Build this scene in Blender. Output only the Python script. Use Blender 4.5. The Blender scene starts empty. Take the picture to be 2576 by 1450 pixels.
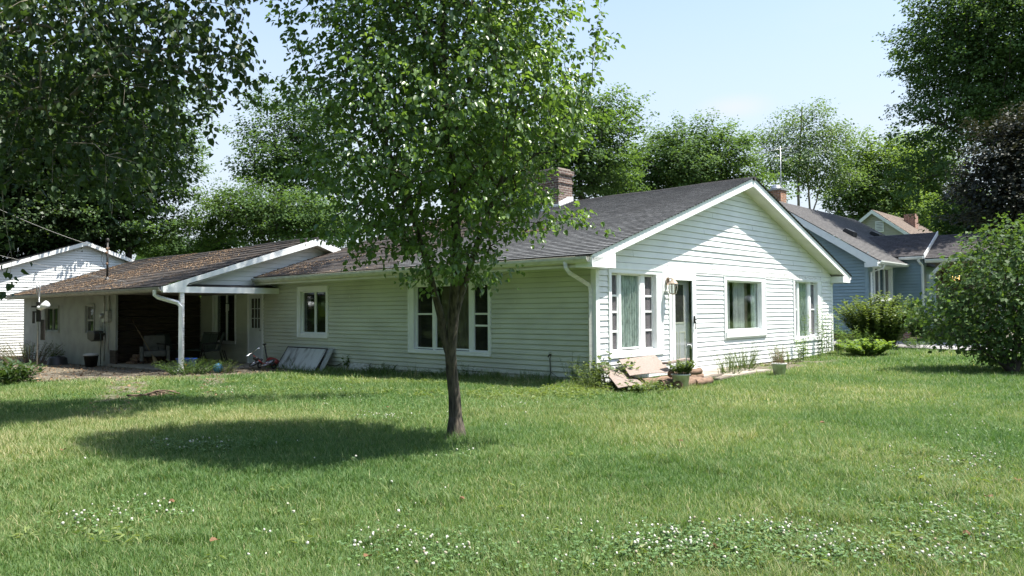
import bpy, math, random
import numpy as np
from mathutils import Vector, Matrix
random.seed(7)
rng = np.random.default_rng(11)
SC = bpy.context.scene
COL = SC.collection
R = math.radians

# ---------------------------------------------------------------- camera
F_PX, CAM_H = 1898.0, 1.55
PITCH, ROLL = 0.0294962, 0.006824
_cx, _sx, _cr, _sr = math.cos(PITCH), math.sin(PITCH), math.cos(ROLL), math.sin(ROLL)
_RX = np.array([[1, 0, 0], [0, _cx, -_sx], [0, _sx, _cx]])
_RO = np.array([[_cr, 0, _sr], [0, 1, 0], [-_sr, 0, _cr]])
CR = _RX @ _RO
CAMP = np.array([0.0, 0.0, CAM_H])
cam_d = bpy.data.cameras.new('camera'); cam = bpy.data.objects.new('camera', cam_d); COL.objects.link(cam)
cam_d.sensor_width = 36.0; cam_d.lens = 36.0 * F_PX / 2576.0
cam_d.clip_start = 0.1; cam_d.clip_end = 2000
_m = Matrix.Identity(4)
for _i in range(3):
    _m[_i][0] = CR[_i, 0]; _m[_i][1] = CR[_i, 2]; _m[_i][2] = -CR[_i, 1]; _m[_i][3] = CAMP[_i]
cam.matrix_world = _m
SC.camera = cam

# ---------------------------------------------------------------- light, sky, exposure
SUNV = Vector((0.457, -0.096, 1.02)).normalized()
EL = math.asin(SUNV.z); AZ = math.atan2(SUNV.x, SUNV.y)
sl = bpy.data.lights.new('sun', 'SUN'); sl.energy = 5.0; sl.angle = R(0.53); sl.color = (1.0, 0.955, 0.88)
so = bpy.data.objects.new('sun', sl); COL.objects.link(so)
so.rotation_euler = SUNV.to_track_quat('Z', 'Y').to_euler()
W = bpy.data.worlds.new('World'); SC.world = W; W.use_nodes = True
wn = W.node_tree.nodes; wl = W.node_tree.links
sky = wn.new('ShaderNodeTexSky'); sky.sky_type = 'NISHITA'; sky.sun_disc = False
sky.sun_elevation = EL; sky.sun_rotation = AZ
sky.air_density = 1.3; sky.dust_density = 1.6; sky.ozone_density = 2.2; sky.altitude = 200
bg = wn['Background']; bg.inputs['Strength'].default_value = 0.12
# thin cirrus in the sky itself
tc = wn.new('ShaderNodeTexCoord'); mp = wn.new('ShaderNodeMapping'); mp.inputs['Scale'].default_value = (2.2, 2.2, 6.0)
nz = wn.new('ShaderNodeTexNoise'); nz.inputs['Scale'].default_value = 1.6; nz.inputs['Detail'].default_value = 5
cr = wn.new('ShaderNodeMapRange'); cr.inputs[1].default_value = 0.52; cr.inputs[2].default_value = 0.85; cr.inputs[3].default_value = 0; cr.inputs[4].default_value = 0.22
vm = wn.new('ShaderNodeVectorMath'); vm.operation = 'DISTANCE'
mxs = wn.new('ShaderNodeMapRange'); mxs.interpolation_type = 'SMOOTHSTEP'; mxs.inputs[1].default_value = 0.055; mxs.inputs[2].default_value = 0.0; mxs.inputs[3].default_value = 0.0; mxs.inputs[4].default_value = 0.55
_cd = CR @ np.array([(1850 - 1288) / F_PX, 1, (725 - 270) / F_PX]); _cd /= np.linalg.norm(_cd)
mp2 = wn.new('ShaderNodeMapping'); mp2.inputs['Location'].default_value = tuple(-_cd); mp2.inputs['Scale'].default_value = (1, 1, 1)
mp3 = wn.new('ShaderNodeMapping'); mp3.inputs['Scale'].default_value = (0.9, 0.9, 2.6)
vm2 = wn.new('ShaderNodeVectorMath'); vm2.operation = 'LENGTH'
add = wn.new('ShaderNodeMath'); add.operation = 'ADD'; add.use_clamp = True
mix = wn.new('ShaderNodeMix'); mix.data_type = 'RGBA'; mix.inputs[7].default_value = (3.45, 3.45, 3.6, 1)
wl.new(tc.outputs['Generated'], mp.inputs['Vector']); wl.new(mp.outputs[0], nz.inputs['Vector']); wl.new(nz.outputs[0], cr.inputs[0])
wl.new(tc.outputs['Generated'], mp2.inputs['Vector']); wl.new(mp2.outputs[0], mp3.inputs['Vector']); wl.new(mp3.outputs[0], vm2.inputs[0]); wl.new(vm2.outputs['Value'], mxs.inputs[0])
wl.new(cr.outputs[0], add.inputs[0]); wl.new(mxs.outputs[0], add.inputs[1])
hz = wn.new('ShaderNodeMix'); hz.data_type = 'RGBA'; hz.inputs[7].default_value = (2.95, 3.25, 3.65, 1)
sx = wn.new('ShaderNodeSeparateXYZ'); wl.new(tc.outputs['Generated'], sx.inputs[0])
hr = wn.new('ShaderNodeMapRange'); hr.interpolation_type = 'SMOOTHSTEP'; hr.inputs[1].default_value = 0.62; hr.inputs[2].default_value = 0.0; hr.inputs[3].default_value = 0.0; hr.inputs[4].default_value = 0.95
wl.new(sx.outputs[2], hr.inputs[0]); wl.new(hr.outputs[0], hz.inputs[0]); wl.new(sky.outputs[0], hz.inputs[6])
wl.new(add.outputs[0], mix.inputs[0]); wl.new(hz.outputs[2], mix.inputs[6]); wl.new(mix.outputs[2], bg.inputs['Color'])
VS = SC.view_settings
VS.view_transform = 'Standard'; VS.look = 'None'; VS.gamma = 1.0; VS.use_curve_mapping = False
VS.exposure = 1.2
SC.cycles.max_bounces = 7; SC.cycles.transparent_max_bounces = 10; SC.cycles.diffuse_bounces = 4
try:
    SC.cycles.use_denoising = True
except Exception:
    pass

# ---------------------------------------------------------------- frame of the house, terrain
HANG = R(47.2)
P0 = np.array([1.72979, 15.58806, 0.0])
UX = np.array([math.cos(HANG), math.sin(HANG), 0]); VX = np.array([-math.sin(HANG), math.cos(HANG), 0])
def L2W(u, v, z=0.0):
    return P0 + u * UX + v * VX + np.array([0, 0, z])
def W2L(x, y):
    dx, dy = x - P0[0], y - P0[1]
    return dx * UX[0] + dy * UX[1], dx * VX[0] + dy * VX[1]
def sm(t):
    t = np.clip(t, 0, 1); return t * t * (3 - 2 * t)
def hgt(x, y):
    u, v = W2L(x, y)
    return -0.16 * sm((v - 0.5) / 9) - 0.18 * sm((v - 12) / 12) + 0.30 * sm((u - 9) / 10) * sm((v + 9) / 8)
def hl(u, v):
    p = L2W(u, v); return float(hgt(p[0], p[1]))
def at(px, py, Y):
    """world point seen at a pixel of the 2576-wide photograph, Y metres away"""
    d = CR @ np.array([(px - 1288) / F_PX, 1, (725 - py) / F_PX]); return CAMP + d * (Y / d[1])
_tab = rng.random((64, 64))
def vnoise(x, y):
    xi = np.floor(x).astype(int); yi = np.floor(y).astype(int); fx = sm(x - xi); fy = sm(y - yi)
    a = _tab[xi % 64, yi % 64]; b = _tab[(xi + 1) % 64, yi % 64]; c = _tab[xi % 64, (yi + 1) % 64]; d = _tab[(xi + 1) % 64, (yi + 1) % 64]
    return (a * (1 - fx) + b * fx) * (1 - fy) + (c * (1 - fx) + d * fx) * fy
def fbm(x, y, o=3):
    s, a, t = 0, 1, 0
    for i in range(o):
        s = s + a * vnoise(x * 2 ** i + 17 * i, y * 2 ** i + 5 * i); t += a; a *= 0.5
    return s / t

# ---------------------------------------------------------------- tagging
def tag(o, label=None, cat=None, group=None, kind=None):
    if label: o['label'] = label
    if cat: o['category'] = cat
    if group: o['group'] = group
    if kind: o['kind'] = kind
    return o
def empty(name, loc, rz=0.0, label=None, cat=None, group=None):
    o = bpy.data.objects.new(name, None); COL.objects.link(o)
    o.location = tuple(loc); o.rotation_euler = (0, 0, rz); o.empty_display_size = 0.2
    return tag(o, label, cat, group)

# ---------------------------------------------------------------- materials
def nodes(name):
    m = bpy.data.materials.new(name); m.use_nodes = True
    n = m.node_tree.nodes; return m, n, m.node_tree.links, n['Principled BSDF']
def ramp(n, cols):
    r = n.new('ShaderNodeValToRGB'); e = r.color_ramp.elements
    while len(e) < len(cols): e.new(0.5)
    for i, (p, c) in enumerate(cols):
        e[i].position = p; e[i].color = (*c, 1)
    return r
def mat(name, c, rough=0.6, var=0.12, scale=6.0, bump=0.0, bscale=60.0, metal=0.0, spec=None, stretch=(1, 1, 1), detail=4, dark=None):
    m, n, l, b = nodes(name)
    b.inputs['Roughness'].default_value = rough; b.inputs['Metallic'].default_value = metal
    if spec is not None: b.inputs['Specular IOR Level'].default_value = spec
    t = n.new('ShaderNodeTexCoord'); mpn = n.new('ShaderNodeMapping'); mpn.inputs['Scale'].default_value = stretch
    x = n.new('ShaderNodeTexNoise'); x.inputs['Scale'].default_value = scale; x.inputs['Detail'].default_value = detail
    l.new(t.outputs['Object'], mpn.inputs[0]); l.new(mpn.outputs[0], x.inputs['Vector'])
    d = dark or tuple(k * (1 - 2 * var) for k in c)
    h = tuple(min(1, k * (1 + 0.8 * var)) for k in c)
    r = ramp(n, [(0.3, d), (0.55, c), (0.75, h)])
    l.new(x.outputs[0], r.inputs[0]); l.new(r.outputs[0], b.inputs['Base Color'])
    if bump:
        y = n.new('ShaderNodeTexNoise'); y.inputs['Scale'].default_value = bscale; y.inputs['Detail'].default_value = 4
        l.new(mpn.outputs[0], y.inputs['Vector'])
        bp = n.new('ShaderNodeBump'); bp.inputs['Strength'].default_value = bump; bp.inputs['Distance'].default_value = 0.02
        l.new(y.outputs[0], bp.inputs['Height']); l.new(bp.outputs[0], b.inputs['Normal'])
    return m
def leaf_mat(name, cols, trans=0.35, rough=0.42, spec=0.5, tcol=None):
    m, n, l, b = nodes(name)
    a = n.new('ShaderNodeAttribute'); a.attribute_name = 'var'
    r = ramp(n, cols); l.new(a.outputs['Fac'], r.inputs[0]); l.new(r.outputs[0], b.inputs['Base Color'])
    b.inputs['Roughness'].default_value = rough; b.inputs['Specular IOR Level'].default_value = spec
    tr = n.new('ShaderNodeBsdfTranslucent'); mx = n.new('ShaderNodeMixShader'); mx.inputs[0].default_value = trans
    g = n.new('ShaderNodeMix'); g.data_type = 'RGBA'; g.blend_type = 'MULTIPLY'; g.inputs[0].default_value = 1
    g.inputs[7].default_value = (*(tcol or (1.45, 1.45, 0.5)), 1)
    l.new(r.outputs[0], g.inputs[6]); l.new(g.outputs[2], tr.inputs['Color'])
    l.new(b.outputs[0], mx.inputs[1]); l.new(tr.outputs[0], mx.inputs[2]); l.new(mx.outputs[0], n['Material Output'].inputs[0])
    return m
def brick_mat(name, c1, c2, mortar, w=0.20, h=0.067, ms=0.010, rough=0.85, bump=0.4, noise=0.5, use_uv=True, offs=0.5, stain=None):
    m, n, l, b = nodes(name)
    t = n.new('ShaderNodeTexCoord')
    br = n.new('ShaderNodeTexBrick'); br.inputs['Scale'].default_value = 1; br.inputs['Brick Width'].default_value = w; br.inputs['Row Height'].default_value = h
    br.inputs['Mortar Size'].default_value = ms; br.inputs['Color1'].default_value = (*c1, 1); br.inputs['Color2'].default_value = (*c2, 1); br.inputs['Mortar'].default_value = (*mortar, 1)
    br.offset = offs
    l.new(t.outputs['UV'], br.inputs['Vector'])
    x = n.new('ShaderNodeTexNoise'); x.inputs['Scale'].default_value = 14; x.inputs['Detail'].default_value = 6; l.new(t.outputs['Object'], x.inputs['Vector'])
    mr = n.new('ShaderNodeMapRange'); mr.inputs[1].default_value = 0.3; mr.inputs[2].default_value = 0.7; mr.inputs[3].default_value = 1 - noise; mr.inputs[4].default_value = 1 + noise
    l.new(x.outputs[0], mr.inputs[0])
    mu = n.new('ShaderNodeMix'); mu.data_type = 'RGBA'; mu.blend_type = 'MULTIPLY'; mu.inputs[0].default_value = 1
    l.new(br.outputs[0], mu.inputs[6]); l.new(mr.outputs[0], mu.inputs[7])
    last = mu.outputs[2]
    if stain:
        x2 = n.new('ShaderNodeTexNoise'); x2.inputs['Scale'].default_value = stain[1]; x2.inputs['Detail'].default_value = 5; l.new(t.outputs['Object'], x2.inputs['Vector'])
        m2 = n.new('ShaderNodeMapRange'); m2.inputs[1].default_value = 0.45; m2.inputs[2].default_value = 0.7; m2.inputs[3].default_value = 0; m2.inputs[4].default_value = stain[2]
        l.new(x2.outputs[0], m2.inputs[0])
        m3 = n.new('ShaderNodeMix'); m3.data_type = 'RGBA'; m3.inputs[7].default_value = (*stain[0], 1)
        l.new(m2.outputs[0], m3.inputs[0]); l.new(last, m3.inputs[6]); last = m3.outputs[2]
    l.new(last, b.inputs['Base Color']); b.inputs['Roughness'].default_value = rough
    bp = n.new('ShaderNodeBump'); bp.inputs['Strength'].default_value = bump; bp.inputs['Distance'].default_value = 0.01
    l.new(br.outputs['Fac'], bp.inputs['Height']); bp.invert = True; l.new(bp.outputs[0], b.inputs['Normal'])
    return m
def glass_mat(name, tint=(0.55, 0.6, 0.58), refl=0.25):
    m, n, l, b = nodes(name); n.remove(b)
    tr = n.new('ShaderNodeBsdfTransparent'); tr.inputs[0].default_value = (*tint, 1)
    gl = n.new('ShaderNodeBsdfGlossy'); gl.inputs['Roughness'].default_value = 0.03; gl.inputs[0].default_value = (0.9, 0.95, 0.95, 1)
    lw = n.new('ShaderNodeLayerWeight'); lw.inputs[0].default_value = 0.5; pw = n.new('ShaderNodeMath'); pw.operation = 'POWER'; pw.inputs[1].default_value = 4.0; l.new(lw.outputs['Facing'], pw.inputs[0])
    nzn = n.new('ShaderNodeTexNoise'); nzn.inputs['Scale'].default_value = 2.5
    bp = n.new('ShaderNodeBump'); bp.inputs['Strength'].default_value = 0.04; bp.inputs['Distance'].default_value = 0.05
    l.new(nzn.outputs[0], bp.inputs['Height']); l.new(bp.outputs[0], gl.inputs['Normal'])
    ma = n.new('ShaderNodeMath'); ma.operation = 'MULTIPLY_ADD'; ma.inputs[1].default_value = 1.0; ma.inputs[2].default_value = max(0.03, refl - 0.09); ma.use_clamp = True
    l.new(pw.outputs[0], ma.inputs[0])
    mx = n.new('ShaderNodeMixShader'); l.new(ma.outputs[0], mx.inputs[0]); l.new(tr.outputs[0], mx.inputs[1]); l.new(gl.outputs[0], mx.inputs[2])
    l.new(mx.outputs[0], n['Material Output'].inputs[0])
    return m
def emit_mat(name, c, s):
    m, n, l, b = nodes(name)
    b.inputs['Base Color'].default_value = (*c, 1); b.inputs['Emission Color'].default_value = (*c, 1); b.inputs['Emission Strength'].default_value = s
    return m

M = {}
M['vinyl'] = mat('white_vinyl', (0.74, 0.76, 0.75), 0.5, 0.05, 1.3, stretch=(1, 1, 2.5), bump=0.03, bscale=25)
M['sidevinyl'] = mat('shaded_side_vinyl', (0.575, 0.60, 0.515), 0.5, 0.08, 0.9, stretch=(1, 1, 2.0), bump=0.03, bscale=25, detail=8)  # white vinyl again, with shade and grass bounce tinted into the base colour
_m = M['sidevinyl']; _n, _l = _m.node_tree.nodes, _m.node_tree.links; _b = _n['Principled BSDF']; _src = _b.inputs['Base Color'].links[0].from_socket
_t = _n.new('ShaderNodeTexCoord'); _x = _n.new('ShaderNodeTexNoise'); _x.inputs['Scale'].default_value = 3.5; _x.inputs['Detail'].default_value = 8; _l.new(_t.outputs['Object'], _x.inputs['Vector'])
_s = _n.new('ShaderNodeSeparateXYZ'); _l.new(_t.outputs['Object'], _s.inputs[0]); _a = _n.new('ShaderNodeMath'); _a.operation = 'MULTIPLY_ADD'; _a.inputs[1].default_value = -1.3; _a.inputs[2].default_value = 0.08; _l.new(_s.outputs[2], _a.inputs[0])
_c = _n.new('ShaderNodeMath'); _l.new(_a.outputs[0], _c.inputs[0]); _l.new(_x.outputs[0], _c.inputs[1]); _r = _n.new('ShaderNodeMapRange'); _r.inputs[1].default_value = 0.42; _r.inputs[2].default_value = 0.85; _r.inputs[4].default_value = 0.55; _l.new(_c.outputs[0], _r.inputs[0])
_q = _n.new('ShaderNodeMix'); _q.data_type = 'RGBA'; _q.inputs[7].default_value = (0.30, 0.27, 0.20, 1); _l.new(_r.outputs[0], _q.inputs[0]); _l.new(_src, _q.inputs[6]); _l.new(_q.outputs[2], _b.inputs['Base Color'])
M['trim'] = mat('white_trim', (0.80, 0.82, 0.81), 0.45, 0.04, 3)
M['oldtrim'] = mat('weathered_trim', (0.74, 0.75, 0.74), 0.6, 0.05, 7, dark=(0.42, 0.40, 0.37), stretch=(1, 1, 4), detail=8)
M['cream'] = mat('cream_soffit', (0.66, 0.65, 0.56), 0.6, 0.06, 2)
M['gutter'] = mat('gutter_metal', (0.60, 0.60, 0.55), 0.5, 0.12, 5, stretch=(1, 1, 3))
M['oldgutter'] = mat('grey_gutter', (0.36, 0.355, 0.33), 0.6, 0.15, 5, stretch=(1, 1, 3))
M['shingle'] = brick_mat('grey_shingles', (0.082, 0.085, 0.086), (0.150, 0.154, 0.155), (0.022, 0.022, 0.023), w=0.32, h=0.145, ms=0.007, rough=0.95, bump=0.3, noise=0.5, stain=((0.055, 0.053, 0.052), 0.5, 0.5))
M['oldshingle'] = brick_mat('brown_grey_shingles', (0.065, 0.058, 0.054), (0.10, 0.09, 0.082), (0.022, 0.02, 0.02), w=0.32, h=0.145, ms=0.008, rough=0.95, bump=0.35, noise=0.5, stain=((0.20, 0.13, 0.075), 1.1, 0.35))
M['nshingle'] = brick_mat('neighbour_shingles', (0.088, 0.085, 0.084), (0.12, 0.115, 0.113), (0.04, 0.04, 0.04), w=0.32, h=0.145, ms=0.006, rough=0.95, bump=0.3, noise=0.3)
M['dshingle'] = brick_mat('dark_shingles', (0.055, 0.05, 0.052), (0.085, 0.078, 0.08), (0.03, 0.03, 0.03), w=0.32, h=0.145, ms=0.006, rough=0.95, bump=0.3, noise=0.35)
M['bshingle'] = brick_mat('brown_shingles', (0.13, 0.098, 0.078), (0.17, 0.13, 0.10), (0.07, 0.055, 0.045), w=0.32, h=0.145, ms=0.006, rough=0.95, bump=0.3, noise=0.3)
M['brick'] = brick_mat('dark_brick', (0.075, 0.045, 0.038), (0.16, 0.095, 0.072), (0.25, 0.23, 0.20), w=0.215, h=0.075, ms=0.011)
M['obrick'] = brick_mat('orange_brick', (0.27, 0.12, 0.06), (0.34, 0.17, 0.09), (0.3, 0.26, 0.22), w=0.215, h=0.075, ms=0.010)
M['stepbrick'] = brick_mat('red_step_brick', (0.24, 0.10, 0.07), (0.32, 0.15, 0.10), (0.3, 0.27, 0.24), w=0.215, h=0.075, ms=0.010)
M['membrane'] = mat('black_roofing', (0.045, 0.042, 0.04), 0.9, 0.3, 5)
M['lead'] = mat('white_flashing', (0.75, 0.76, 0.75), 0.4, 0.05, 4)
M['blue'] = mat('blue_vinyl', (0.215, 0.305, 0.35), 0.5, 0.05, 1.5, stretch=(1, 1, 2))
M['tan'] = mat('tan_vinyl', (0.42, 0.41, 0.33), 0.55, 0.05, 1.5)
M['stucco'] = mat('shade_toned_panel', (0.33, 0.345, 0.33), 0.8, 0.10, 2.0, bump=0.15, bscale=40)  # grey-white garage wall, its deep shade lowered into the base colour
M['plank'] = mat('rough_brown_planks', (0.062, 0.045, 0.034), 0.85, 0.35, 3, stretch=(1, 1, 9), bump=0.5, bscale=12)
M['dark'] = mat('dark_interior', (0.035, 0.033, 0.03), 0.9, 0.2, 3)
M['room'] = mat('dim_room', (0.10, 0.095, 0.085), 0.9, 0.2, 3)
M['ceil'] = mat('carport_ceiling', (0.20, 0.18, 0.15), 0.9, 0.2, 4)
M['glass'] = glass_mat('window_glass', (0.90, 0.92, 0.91), 0.13); M['doorglass'] = glass_mat('storm_glass', (0.90, 0.91, 0.91), 0.12)
def screen_mat(name, c, f):
    m = glass_mat(name, (0.6, 0.6, 0.6), 0.11); n, l = m.node_tree.nodes, m.node_tree.links
    out = n['Material Output']; sh = out.inputs[0].links[0].from_socket
    d = n.new('ShaderNodeBsdfDiffuse'); d.inputs[0].default_value = (*c, 1); mx = n.new('ShaderNodeMixShader'); mx.inputs[0].default_value = f
    l.new(sh, mx.inputs[1]); l.new(d.outputs[0], mx.inputs[2]); l.new(mx.outputs[0], out.inputs[0]); return m
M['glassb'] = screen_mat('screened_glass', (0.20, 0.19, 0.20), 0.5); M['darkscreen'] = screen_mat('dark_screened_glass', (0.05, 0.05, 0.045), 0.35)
M['curtg'] = mat('green_curtain', (0.60, 0.67, 0.62), 0.9, 0.25, 20, stretch=(1, 1, 0.3))
M['curtw'] = mat('white_sheer', (0.62, 0.63, 0.60), 0.9, 0.12, 20, stretch=(1, 1, 0.2))
M['curtb'] = mat('brown_drape', (0.20, 0.17, 0.13), 0.9, 0.15, 20, stretch=(1, 1, 0.2))
M['doorgrey'] = mat('grey_door', (0.55, 0.56, 0.57), 0.5, 0.05, 4)
M['doorwhite'] = mat('white_door', (0.62, 0.66, 0.66), 0.5, 0.05, 4)
M['black'] = mat('black_plastic', (0.02, 0.02, 0.02), 0.5, 0.2, 8)
M['iron'] = mat('dark_iron', (0.035, 0.033, 0.03), 0.55, 0.25, 12, metal=0.4)
M['zinc'] = mat('zinc_metal', (0.42, 0.43, 0.43), 0.4, 0.15, 10, metal=0.7)
M['chrome'] = mat('chrome', (0.7, 0.7, 0.7), 0.2, 0.05, 10, metal=0.95)
M['copper'] = mat('weathered_copper', (0.38, 0.31, 0.24), 0.6, 0.2, 20, metal=0.2)
M['lampglass'] = glass_mat('lamp_glass', (0.75, 0.78, 0.75), 0.15)
M['whitepl'] = mat('white_plastic', (0.78, 0.79, 0.77), 0.4, 0.03, 5)
M['pot'] = mat('weathered_white_pot', (0.62, 0.63, 0.60), 0.55, 0.12, 7, dark=(0.36, 0.35, 0.3))
M['soil'] = mat('potting_soil', (0.05, 0.035, 0.025), 0.95, 0.3, 30, bump=0.6)
M['bark'] = mat('grey_brown_bark', (0.088, 0.072, 0.054), 0.92, 0.42, 34, bump=1.0, bscale=40, stretch=(1, 1, 0.16), detail=8)
M['pbark'] = mat('pale_bark', (0.22, 0.19, 0.15), 0.9, 0.25, 6, bump=0.6, bscale=18, stretch=(1, 1, 0.35))
M['dbark'] = mat('dark_bark', (0.06, 0.05, 0.042), 0.9, 0.25, 4, bump=0.6, bscale=12, stretch=(1, 1, 0.35))
M['osb'] = mat('strand_board', (0.25, 0.20, 0.172), 0.9, 0.35, 26, stretch=(1, 2.5, 1), detail=8, dark=(0.13, 0.10, 0.08))
M['log'] = mat('split_log', (0.21, 0.135, 0.09), 0.9, 0.3, 10, stretch=(0.5, 3, 3), bump=0.5)
M['logend'] = mat('log_end', (0.20, 0.12, 0.075), 0.9, 0.3, 20)
M['lumber'] = mat('grey_lumber', (0.17, 0.14, 0.11), 0.9, 0.3, 8, stretch=(1, 6, 6))
M['concrete'] = mat('old_concrete', (0.33, 0.29, 0.24), 0.9, 0.2, 4, bump=0.3, bscale=30, detail=8)
M['asphalt'] = mat('pale_asphalt', (0.28, 0.27, 0.265), 0.9, 0.12, 3, bump=0.2, bscale=50, detail=8)
M['panel'] = mat('dirty_white_panel', (0.50, 0.52, 0.50), 0.6, 0.08, 2.2, dark=(0.11, 0.10, 0.085), detail=9, stretch=(1, 2.2, 0.9))
M['red'] = mat('faded_red_plastic', (0.22, 0.028, 0.024), 0.45, 0.2, 7)
M['bluep'] = mat('blue_plastic', (0.03, 0.10, 0.42), 0.4, 0.1, 6)
M['orange'] = mat('terracotta', (0.42, 0.13, 0.05), 0.7, 0.15, 6)
M['ball'] = mat('blue_white_ball', (0.12, 0.40, 0.66), 0.4, 0.4, 9, dark=(0.02, 0.16, 0.55))
M['teal'] = mat('dark_green_sling', (0.055, 0.075, 0.065), 0.8, 0.15, 12)
M['cush'] = mat('grey_cushion', (0.16, 0.16, 0.15), 0.9, 0.15, 9)
M['stone'] = mat('pale_stone', (0.42, 0.39, 0.33), 0.9, 0.2, 9, bump=0.4)
M['tanwood'] = mat('handle_wood', (0.30, 0.22, 0.13), 0.8, 0.15, 12)
M['lit'] = emit_mat('lit_lantern', (1.0, 0.62, 0.22), 2.2)
GREEN = lambda k, a=(1, 1, 1): [(0.0, tuple(x * y * k for x, y in zip((0.025, 0.044, 0.017), a))), (0.5, tuple(x * y * k for x, y in zip((0.050, 0.082, 0.029), a))), (1.0, tuple(x * y * k for x, y in zip((0.110, 0.155, 0.052), a)))]
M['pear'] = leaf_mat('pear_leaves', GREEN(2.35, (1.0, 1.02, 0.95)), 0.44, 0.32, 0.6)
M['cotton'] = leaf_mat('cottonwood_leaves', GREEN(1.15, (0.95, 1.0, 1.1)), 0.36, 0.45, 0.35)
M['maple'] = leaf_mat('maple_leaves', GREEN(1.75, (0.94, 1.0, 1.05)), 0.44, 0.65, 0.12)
M['lime'] = leaf_mat('light_maple_leaves', GREEN(2.3, (1.04, 1.0, 0.98)), 0.48, 0.65, 0.12)
M['willow'] = leaf_mat('willow_leaves', GREEN(1.9, (1.0, 1.0, 1.25)), 0.42, 0.5, 0.35)
M['purple'] = leaf_mat('bronze_maple_leaves', [(0, (0.020, 0.026, 0.019)), (0.6, (0.040, 0.046, 0.032)), (1, (0.070, 0.078, 0.040))], 0.25, 0.5, 0.35, (1.3, 1.1, 0.6))
M['bush'] = leaf_mat('shrub_leaves', GREEN(1.8, (0.97, 1.0, 1.0)), 0.40, 0.55, 0.2)
M['weed'] = leaf_mat('weed_leaves', GREEN(2.0, (1.15, 1.0, 1.0)), 0.38, 0.5, 0.35)
M['vine'] = leaf_mat('vine_leaves', GREEN(1.5, (1.1, 1.0, 1.5)), 0.35, 0.5, 0.35)
M['dry'] = leaf_mat('dry_stems', [(0, (0.20, 0.13, 0.08)), (1, (0.42, 0.30, 0.19))], 0.1, 0.8, 0.2, (1, 1, 1))
M['grass'] = leaf_mat('grass_blades', [(0.0, (0.068, 0.142, 0.040)), (0.34, (0.122, 0.198, 0.060)), (0.62, (0.205, 0.252, 0.098)), (1.0, (0.46, 0.41, 0.235))], 0.36, 0.55, 0.3, (1.2, 1.3, 0.6))
M['clover'] = leaf_mat('clover_leaves', GREEN(1.9, (0.9, 1.0, 1.0)), 0.3, 0.55, 0.3)
M['flower'] = leaf_mat('clover_heads', [(0, (0.30, 0.25, 0.17)), (0.35, (0.45, 0.45, 0.35)), (1, (0.60, 0.60, 0.52))], 0.15, 0.8, 0.2, (1, 1, 1))
M['brownleaf'] = leaf_mat('brown_leaves', [(0, (0.17, 0.09, 0.045)), (1, (0.33, 0.19, 0.10))], 0.15, 0.7, 0.3, (1, 1, 1))
M['litter'] = leaf_mat('roof_litter', [(0, (0.07, 0.045, 0.03)), (0.6, (0.20, 0.125, 0.068)), (1, (0.40, 0.29, 0.18))], 0.1, 0.85, 0.2, (1, 1, 1))
M['twig'] = mat('twig_wood', (0.16, 0.11, 0.075), 0.9, 0.25, 20)
M['ball_in'] = M['dark']

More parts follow.
